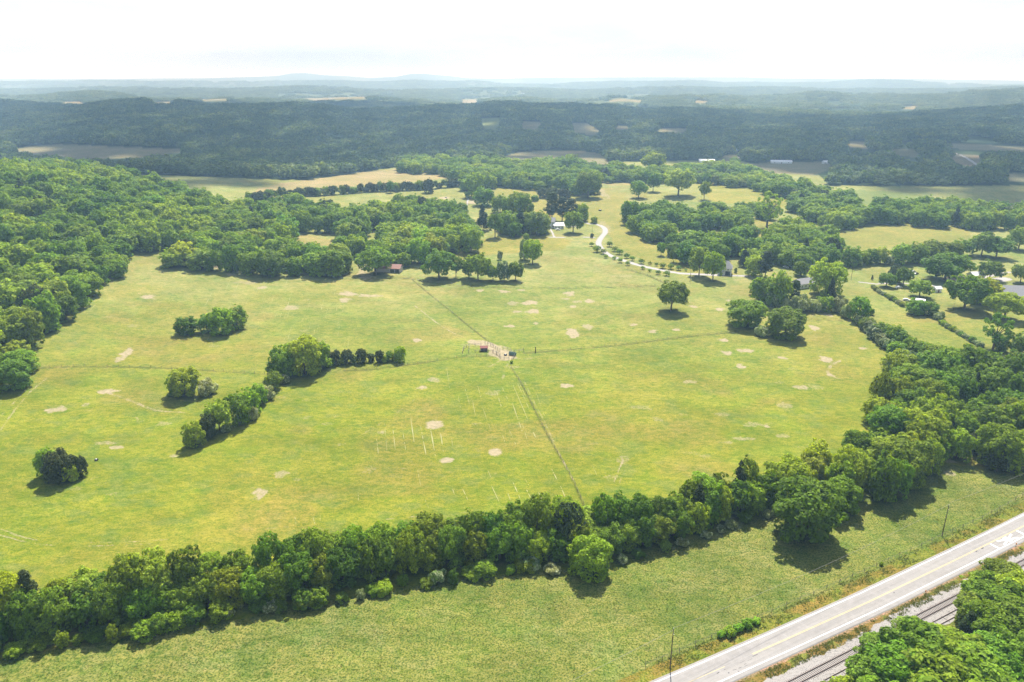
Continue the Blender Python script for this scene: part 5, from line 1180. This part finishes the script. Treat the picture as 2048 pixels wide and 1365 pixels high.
FB = [G(px_, py_)[:2] for px_, py_, *_ in FARB]

# ------------------------------------------------------------------ utility poles and lines
M_POLE = plain('creosoted_pole', (.085, .065, .05), .25, 2, .9); M_CER = plain('white_insulator', (.75, .75, .73), .05, 1, .3)
def pole(px_, py_, h, label, arm=.0, rad=.15, guy=None):
    p = G(px_, py_); o = thing('utility_pole', label, 'utility pole', tuple(p))
    MB().tube([(0, 0, -.5), (0, 0, h)], [rad, rad * .65], 8).build('shaft', M_POLE, o)
    MB().tube([(0, 0, h), (0, 0, h + .35)], [.07, .05], 6).build('insulator', M_CER, o)
    if arm: MB().box(-arm, arm, -.06, .06, h - 1.9, h - 1.76).build('crossarm', M_POLE, o)
    else: MB().tube([(.0, .0, h - 1.6), (.28, .05, h - 1.6)], [.05, .06], 6).build('insulator', M_CER, o)
    if guy is not None: MB().tube([(0, 0, h * .55), guy], .02, 4).build('guy_wire', M_WIRE, o)
    return p
p1 = pole(1340, 1336, 11.6, 'tall thin utility pole standing in the verge before the road bend')
p2 = pole(1884, 1072, 11.0, 'utility pole by the road fence with a guy wire', guy=(2.4, -3.2, 0))
pole(1380, 564, 13.5, 'utility pole by the lane before the carriage house', 1.0); pole(1184, 471, 9, 'slim pole by the fork of the driveway', 0, .1)
pole(1871, 566, 16, 'pale utility pole in front of the wide yard tree', 1.0); pole(1702, 560, 14, 'slim utility pole in the small field beside the lane', .8)
pole(1906, 622, 5, 'short white-topped post in the tree shade', 0, .08); pole(1071, 706, 3.4, 'stout post with a box at the corral fence corner', 0, .28); pole(1507, 556, 8, 'pole standing at the lane in front of the grey-green tree', 0, .12)
def span(a_, b_, sag, label, hh=(11.9, 11.3)):
    A = np.array(a_) + [0, 0, hh[0]]; B = np.array(b_) + [0, 0, hh[1]]; root = thing('power_line', label, 'power line', tuple(A))
    MB().tube([tuple(A + (B - A) * t - np.array([0, 0, 4 * sag * t * (1 - t)]) - A) for t in np.linspace(0, 1, 26)], .035, 4).build('wire', M_RAILW, root)
dirp = (p2 - p1); span(p1, p2, 1.8, 'thin overhead wire between the two roadside poles'); span(p1 - dirp, p1, 1.8, 'thin overhead wire running out of view beyond the nearer pole'); span(p2, p2 + dirp * 1.02, 1.8, 'thin overhead wire running on beyond the guyed pole')
def marker(px_, py_, label, c):
    p = G(px_, py_); o = thing('marker_post', label, 'marker post', tuple(p)); MB().box(-.04, .04, -.03, .03, 0, 1.3).build('stake', M_POST, o); MB().box(-.16, .16, -.05, .05, 1.0, 1.5).build('plate', c, o)
M_OR = plain('orange_plate', (.70, .26, .04), .1, 1, .5)
marker(1850, 1190, 'orange marker stake between the road and the railway', M_OR); marker(2031, 1095, 'orange marker stake opposite the painted crossing sign', M_OR)
def vehicle(px_, py_, label, c, rz, nm='parked_car'):
    p = G(px_, py_); o = thing(nm, label, 'car', tuple(p), rz)
    prof = [(-2.2, .35), (2.2, .35), (2.25, .85), (1.2, 1.0), (.55, 1.5), (-1.3, 1.5), (-2.0, 1.0), (-2.25, .9)]
    MB().add([(a_, -.85, b_) for a_, b_ in prof] + [(a_, .85, b_) for a_, b_ in prof], [tuple(range(8)), tuple(range(15, 7, -1))] + [(i, 8 + i, 8 + (i + 1) % 8, (i + 1) % 8) for i in range(8)]).build('body', c, o)
    MB().box(-1.25, .6, -.88, .88, 1.02, 1.4).build('window', M_GLASS, o)
    for a_ in (-1.35, 1.35):
        for b_ in (-.85, .85): MB().tube([(a_, b_ - .1, .33), (a_, b_ + .1, .33)], .33, 10).build('wheel', M_DARKW, o)
M_CARW = plain('white_car_paint', (.7, .7, .7), .05, 1, .3, .5); M_CARD = plain('dark_car_paint', (.04, .045, .05), .1, 1, .3, .5)
vehicle(1832, 549, 'dark car parked on the gravel by the wide yard tree', M_CARD, .6); vehicle(1826, 545, 'grey car parked behind the dark one in the yard', plain('grey_car_paint', (.3, .3, .31), .1, 1, .3, .5), .6)
vehicle(1797, 577, 'white car under the twin lane trees', M_CARW, .1); vehicle(1813, 602, 'white car at the corner of the narrow lane hedge', M_CARW, -.5)
vehicle(1572, 536, 'white pickup-like car in the shade below the grey-green trees', M_CARW, -.6); vehicle(1116, 461, 'white car parked beside the farmhouse annex', M_CARW, .1)

# ------------------------------------------------------------------ clouds high above the valley (they shade it) and haze
ALT = 4000.0; offx, offy = sdir[0] / sdir[2] * ALT, sdir[1] / sdir[2] * ALT
CL = [(-420, 345), (0, 345), (100, 348), (240, 362), (330, 378), (420, 380), (500, 366), (600, 350), (700, 340), (790, 324), (900, 318), (1000, 314), (1200, 318), (1300, 320), (1480, 328), (1600, 344), (1700, 352), (1780, 368), (1880, 392),
      (1960, 412), (2300, 440), (2500, 330), (2400, 212), (2048, 216), (1900, 224), (1750, 240), (1500, 236), (1340, 218), (1000, 212), (830, 212), (620, 210), (300, 206), (0, 208), (-500, 210)]
PC = wpoly(CL, 0, 1)
g_ = np.random.default_rng(31); V0 = []; F0 = []
import bmesh
bmi = bmesh.new(); bmesh.ops.create_icosphere(bmi, subdivisions=1, radius=1.0); iv = np.array([v.co[:] for v in bmi.verts]); itf = np.array([[v.index for v in f.verts] for f in bmi.faces]); bmi.free()
xa, ya = PC.min(0); xb, yb = PC.max(0); cnt = 0; Vc = []; Fc = []
step = 72
for yy in np.arange(ya, yb, step):
    for xx in np.arange(xa, xb, step):
        a_ = xx + g_.uniform(-30, 30); b_ = yy + g_.uniform(-30, 30)
        if not inpoly(np.array([a_]), np.array([b_]), PC)[0]: continue
        if yy > ya + 350 and float(fbm(np.array([xx / 520]), np.array([yy / 380]), 91, 2)[0]) > .75: continue
        r = g_.uniform(40, 60); hz = g_.uniform(.5, .8) * r
        v = iv * [r, r, hz] * (1 + .18 * (g_.uniform(-1, 1, (len(iv), 1)))); v[:, 2] = np.maximum(v[:, 2], -25)
        Vc.append(v + [a_ + offx, b_ + offy, ALT + 20]); Fc.append(itf + cnt * len(iv)); cnt += 1
cm = NT('cloud_vapour'); db = cm.n('ShaderNodeBsdfDiffuse'); db.inputs[0].default_value = (.9, .9, .9, 1); tb = cm.n('ShaderNodeBsdfTranslucent'); tb.inputs[0].default_value = (.9, .9, .9, 1)
mx = cm.n('ShaderNodeMixShader'); mx.inputs[0].default_value = .6; cm.l(db.outputs[0], mx.inputs[1]); cm.l(tb.outputs[0], mx.inputs[2])
link('cloud', np_mesh('cloud', np.concatenate(Vc), np.concatenate(Fc), cm.surf(mx.outputs[0]), True), kind='structure')

HZ = 18500.0
hz = MB().box(-HZ, HZ, -HZ, HZ, -60, 250); mh = bpy.data.materials.new('haze_air'); mh.use_nodes = True; t_ = mh.node_tree; t_.nodes.clear()
pv = t_.nodes.new('ShaderNodeVolumePrincipled'); pv.inputs['Color'].default_value = (.46, .74, 1.0, 1); pv.inputs['Absorption Color'].default_value = (1, 1, 1, 1); pv.inputs['Density'].default_value = 0.000165; pv.inputs['Anisotropy'].default_value = 0.16
oo = t_.nodes.new('ShaderNodeOutputMaterial'); t_.links.new(pv.outputs[0], oo.inputs['Volume'])
hz.build('haze', mh, kind='stuff')
